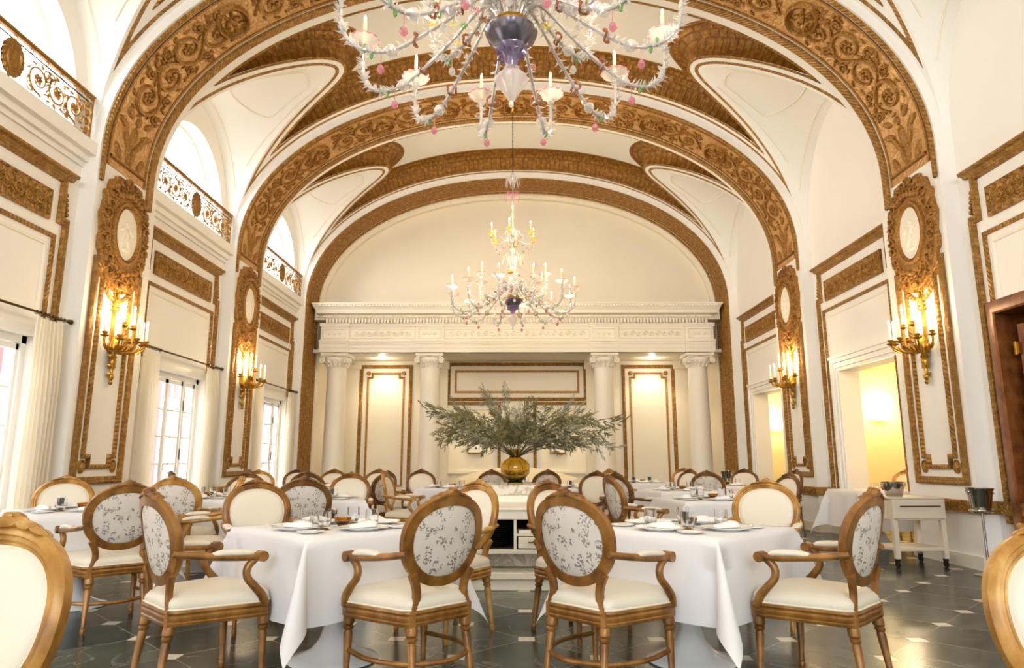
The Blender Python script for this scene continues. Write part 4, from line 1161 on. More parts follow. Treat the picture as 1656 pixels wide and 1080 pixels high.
for a in (-76, -40, 0, 40, 76):
    x, y, z = sofa_pt(radians(a), .9, 0); lathe_obj('leg', [(.02, 0), (.03, .08), (.035, .12)], 'gwood3', so, 12, c=(x, y, 0))

# ------------------------------------------------------------------ trolley, ice buckets
tr = thing('serving_trolley', (4.42, 8.05, 0), radians(4), 'putty coloured serving trolley with one drawer against the right wall', 'trolley')
t = MB()
for x in (-.3, .25):
    for y in (-.24, .2): t.bbox(x, x+.05, y, y+.045, .09, .74, .004)
t.bbox(-.31, .31, -.25, .25, .725, .75); t.bbox(-.28, .28, -.24, .24, .5, .725); t.bbox(-.29, .29, -.235, .235, .17, .21); t.obj('frame', 'trolley', tr, angle=30)
t = MB(); t.bbox(-.3, .3, -.256, -.24, .52, .72, .004); dr = t.obj('drawer', 'trolley', tr, angle=30)
t = MB(); t.tube([(-.23, -.285, .655), (.23, -.285, .655)], .006, 8)
for x in (-.2, .2): t.tube([(x, -.285, .655), (x, -.25, .655)], .004, 6)
t.obj('drawer_handle', 'bronze', dr)
for x in (-.275, .275):
    for y in (-.21, .22):
        t = MB(); t.tube([(x-.011, y, .034), (x+.011, y, .034)], .034, 18); t.bbox(x-.02, x+.02, y-.02, y+.02, .06, .092, .004); t.obj('wheel', 'iron', tr, angle=40)
def bucket(loc, label, r=.105, h=.19):
    b_ = thing('ice_bucket', loc, 0, label, 'ice bucket')
    lathe_obj('bucket_body', [(.02, 0), (r*.68, 0), (r*.74, .01), (r*.98, h*.9), (r*1.06, h*.94), (r*1.08, h), (r*1.02, h*1.0), (r*.96, h*.93), (r*.7, .02), (.02, .015)], 'steel', b_, 36)
    for sx in (-1, 1):
        q = MB(); q.tube([(sx*(r*1.0+.008), .025*cos(k*pi/8), h*.82-.025*sin(k*pi/8)) for k in range(16)], .004, 6, closed=True); q.tube([(sx*r*.93, 0, h*.8), (sx*(r+.012), 0, h*.82)], .007, 8); q.obj('handle', 'steel', b_)
    return b_
bucket((4.30, 8.02, .7505), 'steel ice bucket on top of the putty trolley', .12, .16)
st = thing('bucket_stand', (4.78, 7.27, 0), 0, 'slim steel wine bucket stand beside the dado of the right pier', 'stand')
lathe_obj('foot', [(.13, 0), (.13, .008), (.06, .02), (.02, .035), (.014, .05)], 'steel', st, 36)
q = MB(); q.tube([(0, 0, .04), (0, 0, .62)], .012, 12); q.obj('pole', 'steel', st)
q = MB(); q.tube([(.105*cos(k*pi/16), .105*sin(k*pi/16), .645) for k in range(32)], .012, 8, closed=True); q.lathe([(.02, .615), (.09, .62), (.1, .63), (.09, .635), (.02, .63)], 28); q.obj('ring', 'steel', st)
bucket((4.78, 7.27, .636), 'tall steel wine bucket held in the ring of the slim stand', .12, .235)
bucket((4.32, 14.4, .72), 'small steel ice bucket on a stand before the last right pier', .11, .22)
s2 = thing('bucket_stand', (4.32, 14.4, 0), 0, 'steel bucket stand before the last right pier', 'stand')
lathe_obj('foot', [(.13, 0), (.13, .008), (.06, .02), (.014, .05)], 'steel', s2, 24); q = MB(); q.tube([(0, 0, .04), (0, 0, .715)], .012, 10); q.obj('pole', 'steel', s2)

# ------------------------------------------------------------------ pictures, switch, wall light
for x, w in ((-1.2, 'left'), (1.18, 'right')):
    p_ = thing('framed_picture', (x, 19.93, 1.62), 0, 'small gilt-framed botanical print seen through the %s alcove doorway' % w, 'picture')
    fp = lambda a, b_, h: (a, -h, b_)
    q = MB(); q.mould([(-.23, -.27), (.23, -.27), (.23, .27), (-.23, .27)], [(0, -.03), (0, .03), (.02, .035), (.035, .02), (.035, -.03)], fp); q.obj('frame', 'goldleaf', p_, angle=40)
    q = MB(); q.box(-.2, .2, -.01, .0, -.24, .24); q.obj('mount', 'trimwhite', p_)
    q = MB(); q.box(-.12, .12, -.014, -.011, -.15, .15); q.obj('print', 'print', p_)
sw = MB(); sw.bbox(-.055, .055, -.012, .0, -.08, .08, .004); o = sw.obj('light_switch', 'trimwhite'); o.location = (2.52, 17.79, 1.42); tag(o, 'cream switch plate on the alcove wall beside the right tall panel', 'switch')
q = MB(); q.bbox(-.02, .02, -.02, -.01, -.03, .03, .003); q.obj('toggle', 'bronze', o)
for x, w in ((-3.43, 'left'), (3.43, 'right')):
    l_ = thing('downlight', (x, 17.25, 3.715), 0, 'small recessed downlight in the %s part of the alcove soffit' % w, 'light')
    lathe_obj('trim_ring', [(.05, -.012), (.07, -.008), (.072, 0), (.05, 0)], 'whitepaint', l_, 24); lathe_obj('lens', [(.005, -.008), (.048, -.008), (.048, -.002), (.005, -.002)], 'downlight', l_, 20)
def shell_light(loc, label):
    r = thing('wall_light', loc, 0, label, 'wall light')
    q = MB(); n = 15; vs = []
    for k, (rr, z) in enumerate(((.12, -.09), (.15, 0), (.19, .08), (.2, .1))):
        for j in range(n): a = pi*j/(n-1); f_ = rr*(1+.05*abs(sin(a*6))); vs.append((-f_*cos(a), -f_*.55*sin(a)-.005, z))
    q.add(vs, [(k*n+j, k*n+j+1, (k+1)*n+j+1, (k+1)*n+j) for k in range(3) for j in range(n-1)]); q.obj('shade', 'lampshade', r)
    q = MB(); q.bbox(-.1, .1, -.02, 0, -.12, .1, .004); q.obj('back_plate', 'trimwhite', r)
shell_light((6.30, 11.93, 1.95), 'lit fluted half-shell wall light on the yellow wall beyond the right doorway')
shell_light((6.05, 16.12, 1.95), 'lit half-shell wall light on the yellow wall beyond the farthest doorway')
# ------------------------------------------------------------------ french windows, arched windows, curtains, balconies
wn_ = 1
ORD = ['nearest', 'first', 'middle', 'last']
for i, (yc, hw) in enumerate(BAYS[1:], 1):
    X = -WX-.14; fm = lambda a, b, h, yc=yc: (X+h, yc+a, b)
    f = MB(); A = WIN_A
    for a0, a1, b0, b1 in ((-A, -A+.07, 0, WIN_Z), (A-.07, A, 0, WIN_Z), (-A, A, WIN_Z-.08, WIN_Z), (-A, A, 0, .04)): f.slab(a0, a1, b0, b1, -.05, .05, fm)
    f.slab(-.55, -.49, .04, WIN_Z-.08, -.04, .045, fm); f.slab(.49, .55, .04, WIN_Z-.08, -.04, .045, fm)
    f.mould([(-A-.1, 0), (-A-.1, WIN_Z+.1), (A+.1, WIN_Z+.1), (A+.1, 0)], [(0, 0), (0, .025), (-.03, .03), (-.1, .02), (-.1, 0)], wmap(-1, yc), closed=False)
    root = struct(f.obj('window_%d' % wn_, 'whitepaint', angle=30)); wn_ += 1
    root['label'] = 'white french window of the %s bay' % ORD[i]
    for a0, a1 in ((-A+.07, -.55), (-.49, 0), (0, .49), (.55, A-.07)):
        s_ = MB(); wd = .045 if a1-a0 > .4 else .04
        for q in ((a0, a0+wd, .05, WIN_Z-.09), (a1-wd, a1, .05, WIN_Z-.09), (a0, a1, .05, .3), (a0, a1, WIN_Z-.15, WIN_Z-.09)): s_.slab(*q, -.02, .025, fm)
        nz = 5
        for k in range(1, nz): z = .3+(WIN_Z-.45)*k/nz; s_.slab(a0, a1, z-.012, z+.012, -.015, .018, fm)
        if a1-a0 > .4: m = (a0+a1)/2; s_.slab(m-.01, m+.01, .3, WIN_Z-.15, -.015, .018, fm)
        so_ = s_.obj('sash', 'whitepaint', root, angle=30)
        g = MB(); g.slab(a0+.02, a1-.02, .28, WIN_Z-.12, -.004, .0, fm); g.obj('pane', 'pane', so_)
    h = MB()
    for z in (.5, 1.25, 2.0):
        for a in (-.5, .5): h.slab(a-.012, a+.012, z-.07, z+.07, .045, .06, fm); h.tube([fm(a, z-.085, .06), fm(a, z+.085, .06)], .008, 8)
    h.obj('hinge', 'bronze', root)
    h = MB(); h.tube([fm(.02, .3, .05), fm(.02, 2.3, .05)], .007, 6); h.slab(-.0, .04, 1.0, 1.1, .03, .06, fm); h.obj('bolt', 'whitepaint', root)
    # arched upper window
    X2 = -WX-.26; fm2 = lambda a, b, h, yc=yc: (X2+h, yc+a, b)
    arc = [(-UA, 4.86)]+[(-UA*cos(pi*q/30), UZ0+UB*sin(pi*q/30)) for q in range(31)]+[(UA, 4.86)]
    f = MB(); f.mould(arc, [(0, -.02), (0, .03), (-.0, .03), (-.05, .03), (-.05, -.02)], fm2, closed=True)
    root = struct(f.obj('window_%d' % wn_, 'whitepaint', angle=40)); wn_ += 1
    root['label'] = 'bright arched window above the balcony of the %s bay' % ORD[i]
    g = MB(); g.add([fm2(a, b, 0) for a, b in arc], [tuple(range(len(arc)))]); g.obj('pane', 'pane', root)

def make_curtain(seed, flip):
    r = MB(); rnd = random.Random(seed); nA, nZ = 120, 26; W = .5; vs = []
    ph = [rnd.random()*.6 for _ in range(12)]
    for k in range(nZ+1):
        z = 2.63-(2.63-.02)*k/nZ; t = k/nZ; am = .016+.026*min(1, t*4); w = W*(1-.12*min(1, max(0, .25-t)*4))
        for j in range(nA+1):
            u = j/nA; a = (u-.5)*w*(1+.06*t); p = sin(2*pi*8*u+ph[int(u*11)]*.5+.4*sin(t*3+u*5))
            sh = abs(p)**.7*(1 if p > 0 else -1)
            vs.append((am*sh+.006*sin(t*6+u*9), a+.008*cos(2*pi*8*u)*t, z))
    r.add(vs, [(k*(nA+1)+j, k*(nA+1)+j+1, (k+1)*(nA+1)+j+1, (k+1)*(nA+1)+j) for k in range(nZ) for j in range(nA)])
    return r
for i, (yc, hw) in enumerate(BAYS[1:], 1):
    rd = thing('curtain_rod', (-5.02, yc, 2.68), 0, 'dark bronze curtain rod over the %s bay window' % ORD[i], 'curtain rod', 'bronze curtain rods')
    q = MB(); q.tube([(0, -1.24, 0), (0, 1.24, 0)], .013, 10); q.obj('rod', 'bronze', rd)
    for s in (-1, 1):
        q = MB(); q.lathe([(.013, 0), (.022, .01), (.014, .02), (.028, .045), (.03, .06), (.018, .078), (.004, .085)], 16, fn=lambda x, y, z: (x, s*(1.24+z), y)); q.obj('finial', 'bronze', rd)
        q = MB(); q.tube([(0, s*1.15, 0), (-.07, s*1.15, .0), (-.12, s*1.15, -.02)], .01, 8); q.obj('bracket', 'bronze', rd)
    for s, nm in ((-1, 'near'), (1, 'far')):
        q = MB()
        c = make_curtain(i*3+s, s).obj('curtain', 'curtain', angle=80, recalc=False); c.location = (-5.02, yc+s*.96, 0)
        tag(c, 'ivory pleated curtain on the %s side of the %s bay window' % (nm, ORD[i]), 'curtain', 'ivory pleated curtains')
        for k in range(8):
            q = MB(); y = s*.96+(-.22+.44*k/7); q.tube([(.021*cos(a*pi/6), y, .021*sin(a*pi/6)-.004) for a in range(12)], .004, 6, closed=True); q.obj('ring', 'bronze', rd)

def make_railing():
    r = thing('balcony_railing'); H = .56; L = 1.28
    q = MB(); q.bbox(-.035, .035, -L, L, .53, .56, .008); q.bbox(-.02, .02, -L, L, .51, .53, .003); q.obj('top_rail', 'railgold', r, angle=30)
    q = MB(); q.bbox(-.012, .012, -L, L, .03, .045, .003); q.bbox(-.008, .008, -L, L, .45, .46, .002); q.obj('bottom_rail', 'iron', r)
    q = MB()
    for k in range(11): y = -L+.1+(2*L-.2)*k/10; q.tube([(0, y+.022*cos(a*pi/6), .485+.022*sin(a*pi/6)) for a in range(12)], .005, 6, closed=True); q.tube([(0, y, 0), (0, y, .03)], .008, 6)
    q.obj('ring_band', 'railgold', r)
    T = lambda pts, w: q.tube([(0, a, b) for a, b in pts], w, 6)
    for s in (-1, 1):
        q = MB()
        for k, cy in enumerate((.38, .68, .97)):
            sg = 1 if k % 2 else -1; cz = .25
            T([(s*(cy+.0+a), cz+b) for a, b in spiral(0, 0, .155, 1.75, sg*pi/2, sg, 34)], [.013-.007*t/34 for t in range(35)])
            T([(s*(cy+.11+a), cz-sg*.11+b) for a, b in spiral(0, 0, .07, 1.3, sg*1.2, -sg, 18)], .007)
            T([(s*(cy-.11+a), cz+sg*.12+b) for a, b in spiral(0, 0, .06, 1.3, -1, sg, 18)], .007)
            fmr = lambda a, b, h: (h, a, b); fmr2 = lambda a, b, h: (-h, a, b)
            for f_ in (fmr, fmr2):
                for p in range(6): q.blob(s*cy+.035*cos(p*1.05), cz+.035*sin(p*1.05), .03, .02, p*1.05, .02, f_, 6, True)
                for p in range(9): an = p*.7+k; q.blob(s*cy+.17*cos(an), cz+.165*sin(an), .035, .014, an+.9, .014, f_, 6, True)
                for p in range(4): q.blob(s*(cy+.14)+.03*cos(p*1.6), cz+.0+.16*(p-1.5)/1.5, .03, .016, p, .014, f_, 6, True)
        q.obj('scrollwork', 'railgold', r)
        q = MB()
        for z in (.06, .17, .28, .39):
            T([(s*(1.2+a), z+.03+b) for a, b in spiral(0, 0, .05, 1.2, z*9, s, 14)], .009)
            for f_ in (lambda a, b, h: (h, a, b), lambda a, b, h: (-h, a, b)): q.blob(s*1.2, z+.03, .04, .045, 0, .02, f_, 8)
        q.bbox(-.015, .015, *sorted((s*1.255, s*1.28)), 0, .53, .003); q.obj('end_panel', 'railgold', r)
    q = MB(); fmr = lambda a, b, h: (h, a, b)
    for f_ in (lambda a, b, h: (h, a, b), lambda a, b, h: (-h, a, b)):
        q.add([f_(0, .26, .012)]+[f_(.15*cos(2*pi*k/36)*(1+.04*sin(k*2.2)), .26+.2*sin(2*pi*k/36)*(1+.04*sin(k*2.2)), .01) for k in range(36)], [(0, k+1, (k+1) % 36+1) for k in range(36)])
        q.mould([(.1*cos(2*pi*k/30), .26+.145*sin(2*pi*k/30)) for k in range(30)], [(0, .01), (.008, .03), (.02, .01)], f_)
        for k in range(18): a = 2*pi*k/18; q.blob(.13*cos(a), .26+.18*sin(a), .03, .014, a+1, .025, f_, 6, True)
        for a_, b_, rx, rz, an in ((0, .06, .03, .03, 0), (.01, 0, .03, .07, .1), (-.03, -.05, .02, .05, -.3), (.03, -.06, .02, .05, .3), (0, .02, .06, .015, .3)): q.blob(a_, .26+b_, rx, rz, an, .028, f_, 8)
    q.obj('oval_medallion', 'railgold', r)
    return r
rp = make_railing(); PROTOS.append(rp)
for i, (yc, hw) in enumerate(BAYS[1:], 1):
    place(rp, (-5.06, yc, 4.865), 0, 'gilded scrollwork balcony railing with oval medallion, %s bay' % ORD[i], 'railing', 'gilded balcony railings')

# ------------------------------------------------------------------ candelabra wall sconces
def bulb(parent, p, s=1.0):
    q = MB(); q.lathe([(.003, 0), (.008*s, .006*s), (.010*s, .016*s), (.007*s, .03*s), (.002, .045*s)], 10, c=p); return q.obj('bulb', 'bulb', parent)
def make_sconce():
    r = thing('wall_sconce'); q = MB(); fm = lambda a, b, h: (h, a, b)   # x out of the wall
    q.lathe([(.004, .0), (.02, .01), (.028, .03), (.016, .05), (.03, .08), (.036, .12), (.02, .15), (.024, .2), (.04, .26), (.045, .3), (.02, .33), (.03, .36), (.05, .42), (.06, .48), (.05, .54), (.03, .58), (.02, .6)], 18, c=(.055, 0, -.54))
    for z, rx in ((-.2, .045), (-.1, .06), (-.42, .03), (-.32, .04)):
        for s in (-1, 1): q.blob(s*rx, z, .035, .014, s*.9, .05, lambda a, b, h: fm(a, b, h+.03), 8, True); q.tube([(.06, s*rx+.02*cos(k), z+.02*sin(k)) for k in range(6)], .006, 5)
    q.obj('tail', 'brass', r, angle=50)
    q = MB(); q.slab(-.03, .03, .0, .62, 0, .02, fm); 
    for s in (-1, 1):
        q.tube([(.035, s*a, b) for a, b in ((0, .62), (.05, .67), (.085, .65), (.07, .60), (.02, .605))], .01, 6)
        q.tube([(.035, s*a, b) for a, b in ((.0, .61), (.03, .53), (.055, .45), (.045, .38))], .01, 6)
        for k in range(5): q.blob(s*(.03+.008*k), .58-.05*k, .03, .014, s*.7, .03, fm, 8, True)
    q.blob(0, .63, .03, .03, 0, .05, fm, 10); q.obj('ribbon_plate', 'brass', r, angle=50)
    for k, (az, L, zc) in enumerate(((-82, .26, .02), (-50, .32, -.02), (-17, .35, -.04), (17, .35, -.04), (50, .32, -.02), (82, .26, .02), (-34, .19, .16), (34, .19, .16))):
        c, s = cos(radians(az)), sin(radians(az)); pt = lambda d, z: (.05+d*c, d*s, z)
        a = MB(); P = spline([pt(0, -.08), pt(L*.3, -.14), pt(L*.68, -.13), pt(L*.97, -.06), pt(L, zc)], 6)
        a.tube(P, [.016-.006*sin(pi*i/len(P)) for i in range(len(P))], 8)
        for j in range(4): d = L*(.25+.2*j); a.tube([pt(d, -.13), pt(d+.03, -.10), pt(d+.045, -.075), pt(d+.03, -.06)], [.01, .012, .009, .004], 6)
        ao = a.obj('arm', 'brass', r, angle=50)
        q = MB(); x, y, z = pt(L, zc)
        q.lathe([(.008, -.02), (.02, -.012), (.045, 0), (.05, .008), (.03, .012), (.016, .02), (.03, .035), (.034, .05), (.02, .055), (.008, .055)], 16, c=(x, y, z)); q.obj('drip_pan', 'brass', ao, angle=50)
        q = MB(); q.lathe([(.004, .05), (.0145, .05), (.0145, .25), (.004, .252)], 12, c=(x, y, z)); q.obj('candle', 'whitecandle', ao)
        bulb(ao, (x, y, z+.25), 1.1)
    return r
sp = make_sconce(); PROTOS.append(sp)
SCONCES = []
for k in (2, 3):
    y0, w = PIERS[k]; yc = y0+(.1+w-.2)/2
    for side, nm in ((-1, 'left'), (1, 'right')):
        place(sp, (side*(PA-.0), yc, 2.58), 0 if side < 0 else pi, 'brass candelabra sconce with lit candles on the %s %s pilaster' % ('near' if k == 2 else 'second', nm), 'sconce', 'brass candelabra sconces')
        SCONCES.append((side*(PA-.22), yc, 2.95))

# ------------------------------------------------------------------ chandeliers
def leafspikes(mb, P, r, n, rnd, sz=.05):
    for k in range(n):
        i = 1+int((len(P)-3)*k/n); p = P[i]; t = (P[i+1]-P[i]).normalized()
        for j in range(3):
            a = rnd.uniform(0, 2*pi); o = t.orthogonal().normalized(); b = t.cross(o); d = (o*cos(a)+b*sin(a)); w = t.cross(d).normalized()*sz*.28
            q = p+d*r; tip = p+d*(r+sz)+t*sz*.5
            mb.add([q-w, q+w, q+t*sz*.35, tip], [(0, 1, 3), (1, 2, 3), (2, 0, 3), (0, 2, 1)])
def flower(parent, p, r, mat, name='glass_flower'):
    q = MB()
    for k in range(6):
        a = k*pi/3; q.blob(r*.6*cos(a), r*.6*sin(a), r*.5, r*.3, a, r*.3, lambda x, y, h: (p[0]+x, p[1]-h*.6, p[2]+y), 6)
    q.lathe([(.001, -r*.2), (r*.22, 0), (.001, r*.25)], 8, c=(p[0], p[1]-r*.3, p[2])); return q.obj(name, mat, parent)
def make_arm(R, zlow, zcup, z0, rnd, cupmat, rimmat, big=True, candle='candle'):
    root = None; pt = lambda r, z: Vector((r, 0, z))
    K = [pt(.07, z0-.08), pt(.12, z0+.06), pt(.22, z0+.11), pt(R*.42, z0*.6+zlow*.4+.03), pt(R*.68, zlow+.04), pt(R*.86, zlow), pt(R*.97, zlow+.09), pt(R, (zlow+zcup)/2+.02), pt(R, zcup)]
    P = spline(K, 7); q = MB(); q.tube(P, .0085 if big else .006, 8); root = q.obj('arm', 'armglass')
    q = MB(); q.tube(P[5:], [(.013+.003*sin(i*2.4)) if big else .006 for i in range(len(P)-5)], 8); q.obj('twisted_sleeve', 'crystal', root)
    lf = MB(); leafspikes(lf, P[6:], .010, 40 if big else 18, rnd, .046 if big else .024); lf.obj('glass_leaves', 'crystal', root)
    q = MB(); rb = .105 if big else .055
    q.lathe([(.014, -.05), (.03, -.035), (.018, -.015), (rb*.35, -.005), (rb*.8, .02), (rb, .045), (rb*1.03, .048), (rb*.78, .027), (rb*.3, .004), (.01, .002)], 24, c=(R, 0, zcup), flute=.09, nfl=12); q.obj('drip_bowl', cupmat, root)
    q = MB(); q.tube([(R+rb*1.03*cos(a*pi/20), rb*1.03*sin(a*pi/20), zcup+.047+.006*cos(a*pi/20*12)) for a in range(40)], .005, 6, closed=True); q.obj('coloured_rim', rimmat, root)
    q = MB(); q.lathe([(.004, 0), (.022, 0), (.024, .02), (.015, .03), (.013, .04), (.013, .205), (.004, .207)], 14, c=(R, 0, zcup)); q.obj('candle', candle, root)
    bulb(root, (R, 0, zcup+.205), .95)
    if big:
        a = P[int(len(P)*.52)]; q = MB(); q.lathe([(.008, -.05), (.034, -.02), (.04, 0), (.034, .02), (.008, .05)], 14, fn=lambda x, y, z: (a.x+z, a.y+y, a.z+x), flute=.1, nfl=8); q.obj('glass_ball', 'crystal', root)
        a = P[int(len(P)*.44)]; q = MB(); q.tube([(a.x+.012*sin(k), a.y+.042*cos(k*pi/8), a.z+.042*sin(k*pi/8)) for k in range(16)], .009, 6, closed=True); q.obj('amber_ring', 'amberflower', root)
        a = P[int(len(P)*.60)]; q = MB()
        for s in (-1, 1):
            for e in (-1, 1): q.blob(0, 0, .035, .014, 0, .012, lambda x, y, h: (a.x+.02*e+y, a.y+h*s, a.z+s*.0+x*e+.02*e), 8)
        q.obj('green_leaf', 'greenglass', root)
    a = P[int(len(P)*.56)]; q = MB(); k = 1 if big else .6
    q.tube([(a.x, 0, a.z-.01), (a.x, 0, a.z-.09*k)], .0025, 5); q.lathe([(.002, 0), (.02*k, -.02*k), (.026*k, -.045*k), (.012*k, -.065*k), (.002, -.07*k)], 12, c=(a.x, 0, a.z-.085*k)); q.obj('glass_drop', 'pinkglass' if rnd.random() < .6 else 'crystal', root)
    return root
def make_chandelier():
    r = thing('glass_chandelier'); rnd = random.Random(11)
    q = MB(); q.lathe([(.02, -.13), (.09, -.13), (.16, -.06), (.18, -.01), (.182, .0), (.17, .01), (.1, .02), (.02, .02)], 40); q.obj('pewter_bowl', 'pewter', r)
    q = MB(); q.lathe([(.02, .02), (.12, .02), (.13, .05), (.12, .08), (.02, .08)], 10); q.obj('brass_collar', 'brass', r)
    q = MB(); q.lathe([(.01, -.27), (.035, -.26), (.04, -.23), (.06, -.19), (.1, -.14), (.105, -.12), (.02, -.12)], 28, flute=.08, nfl=14)
    lf = [Vector((.085*cos(a), .085*sin(a), -.16)) for a in [k*.4 for k in range(18)]]; leafspikes(q, lf, .01, 15, rnd, .035); q.obj('violet_cup', 'purpleglass', r)
    q = MB(); q.lathe([(.003, -.56), (.016, -.55), (.012, -.52), (.026, -.5), (.06, -.44), (.1, -.38), (.108, -.35), (.07, -.31), (.035, -.29), (.05, -.27), (.01, -.26)], 28, flute=.1, nfl=8)
    q.obj('finial', 'crystal', r)
    for k in range(3): flower(r, (.08*cos(k*2.1-1.6), .08*sin(k*2.1-1.6), -.33), .03, 'pinkglass')
    # stem
    q = MB(); pr = [(.012, .08)]
    for z, rr in ((.2, .05), (.42, .035), (.62, .05), (.8, .03), (.95, .06), (1.15, .035), (1.35, .03), (1.6, .03), (1.8, .035), (2.0, .03)):
        pr += [(.014, z-.05), (rr, z), (.014, z+.05)]
    pr += [(.012, 2.2)]; q.lathe(pr, 18); q.obj('stem', 'crystal', r)
    q = MB(); q.tube([(0, 0, .05), (0, 0, 2.3)], .006, 8); q.obj('rod', 'steel', r)
    q = MB(); q.lathe([(.02, .50), (.09, .51), (.1, .54), (.06, .56), (.02, .57)], 20); q.obj('brass_ring', 'brass', r)
    # arms
    def spread(proto, n, off, z=0):
        for k in range(n):
            o = proto if k == 0 else copy_tree(proto); o.parent = r; o.rotation_euler = (0, 0, off+2*pi*k/n); o.location = (0, 0, z)
    spread(make_arm(1.14, -.28, .12, .12, rnd, 'crystal', 'pinkglass'), 12, .13)
    spread(make_arm(.66, -.02, .36, .22, rnd, 'crystal', 'pinkglass'), 6, .4)
    spread(make_arm(.42, 0, .2, .14, rnd, 'yellowglass', 'yellowglass', False), 6, .2, .98)
    # plume leaves above the bowl and under the crown
    def plume(n, z, L, up, mat, name, w=.016, cl=.5):
        q = MB()
        for k in range(n):
            a = 2*pi*k/n+.1*rnd.random(); c, s = cos(a), sin(a); l = L*rnd.uniform(.8, 1.1)
            P = spline([(.03*c, .03*s, z), (l*.45*c, l*.45*s, z+up*.75), (l*.85*c, l*.85*s, z+up), (l*1.08*c, l*1.08*s, z+up*cl)], 5); n_ = len(P)
            q.tube(P, [w*(.4+sin(pi*i/(n_-1))*.9)*(1-.5*i/n_) for i in range(n_)], 6, flat=.35)
        q.obj(name, mat, r)
    plume(10, .55, .2, .3, 'crystal', 'glass_plume'); plume(8, .2, .26, .2, 'crystal', 'glass_plume'); plume(10, 1.12, .16, .2, 'crystal', 'glass_plume', .01)
    plume(12, 2.16, .14, .2, 'crystal', 'crown_leaves', .014, .2); plume(10, 1.98, .15, .1, 'pinkglass', 'crown_leaves', .01, -.6)
    cols = ['pinkglass', 'yellowglass', 'greenglass', 'amberflower', 'pinkglass', 'crystal']
    for k in range(34):
        a = rnd.uniform(0, 2*pi); t = rnd.random(); R = rnd.uniform(.2, .62) if k < 20 else rnd.uniform(.1, .3); z = (.16-.25*R+rnd.uniform(-.05, .08)) if k < 20 else rnd.uniform(.3, 1.3)
        flower(r, (R*cos(a), R*sin(a), z), rnd.uniform(.022, .036), cols[k % 6])
    q = MB(); q.lathe([(.01, 2.3), (.05, 2.31), (.07, 2.36), (.06, 2.42), (.02, 2.46), (.008, 2.5)], 24); q.obj('crown', 'crystal', r)
    q = MB(); z = 2.5
    while z < 3.8: 
        e = int(z*40) % 2; q.tube([((.011*cos(a*pi/4) if e else 0), (0 if e else .011*cos(a*pi/4)), z+.02*sin(a*pi/4)) for a in range(8)], .0035, 5, closed=True); z += .03
    q.obj('chain', 'iron', r)
    q = MB(); q.lathe([(.01, 3.70), (.05, 3.72), (.075, 3.78), (.08, 3.83), (.01, 3.83)], 24); q.obj('ceiling_rose', 'brass', r)
    return r
cp = make_chandelier(); PROTOS.append(cp)
place(cp, (-.035, 4.25, 4.05), radians(6), 'near coloured glass chandelier, only its lower arms in the picture', 'chandelier', 'coloured glass chandeliers')
place(cp, (-.075, 12.2, 4.05), radians(11), 'far coloured glass chandelier hanging on a chain before the end wall', 'chandelier', 'coloured glass chandeliers')

# ------------------------------------------------------------------ wooden door, outside
yc = 6.2; fm = wmap(1, yc)
f = MB(); f.mould([(-.6, 0), (-.6, 2.69), (.97, 2.69), (.97, 0)], [(0, -.32), (0, .05), (.02, .06), (.12, .05), (.15, .03), (.15, -.3)], lambda a, b, h: fm(a, b, h), closed=False)
dor = struct(f.obj('door_1', 'doorwood', angle=30)); dor['label'] = 'red-brown wooden door frame at the right edge'
for k, (a, dx) in enumerate(((.80, .02), (.5, .16), (.2, .02), (-.1, .16))):
    q = MB(); q.add([fm(a+.04, .02, -.06-dx), fm(a-.24, .02, -.06-(.18-dx)), fm(a-.24, 2.55, -.06-(.18-dx)), fm(a+.04, 2.55, -.06-dx), fm(a+.04, .02, -.10-dx), fm(a-.24, .02, -.10-(.18-dx)), fm(a-.24, 2.55, -.10-(.18-dx)), fm(a+.04, 2.55, -.10-dx)], [(0, 1, 2, 3), (7, 6, 5, 4), (0, 4, 5, 1), (1, 5, 6, 2), (2, 6, 7, 3), (3, 7, 4, 0)])
    lf = q.obj('folding_leaf', 'doorwood', dor, smooth=False)
    q = MB()
    for z in (.5, 1.4, 2.3): q.slab(a+.02, a+.09, z-.06, z+.06, -.085, -.05, fm); q.tube([fm(a+.05, z-.07, -.045), fm(a+.05, z+.07, -.045)], .012, 10)
    q.obj('hinge', 'brass', lf)
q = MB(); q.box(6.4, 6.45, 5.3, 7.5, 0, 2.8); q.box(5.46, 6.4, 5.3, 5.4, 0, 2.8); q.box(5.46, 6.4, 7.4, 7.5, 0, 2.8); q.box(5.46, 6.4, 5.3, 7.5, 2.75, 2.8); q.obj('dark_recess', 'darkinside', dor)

pv = MB(); pv.add([(-30, -30, -.05), (-5.5, -30, -.05), (-5.5, 50, -.05), (-30, 50, -.05)], [(0, 1, 2, 3)]); tag(struct(pv.obj('ground', 'paving')), 'pale paving outside the windows')
bd = thing('building', (-10.5, 8, 0), 0, 'pink stucco building outside the left windows', 'building')
q = MB(); q.box(-1, 0, -12, 16, 0, 3.6); q.obj('facade', 'pinkwall', bd)
for k in range(9):
    y = -10+2.9*k; q = MB(); q.bbox(0, .12, y-.75, y+.75, .0, 3.0, .02); q.box(0, .14, y-.6, y+.6, .1, 2.8); q.obj('white_bay', 'whitepaint', bd, smooth=False)

# prototypes are only templates: remove them
def kill(o):
    for c in list(o.children): kill(c)
    bpy.data.objects.remove(o)
for o in PROTOS: kill(o)
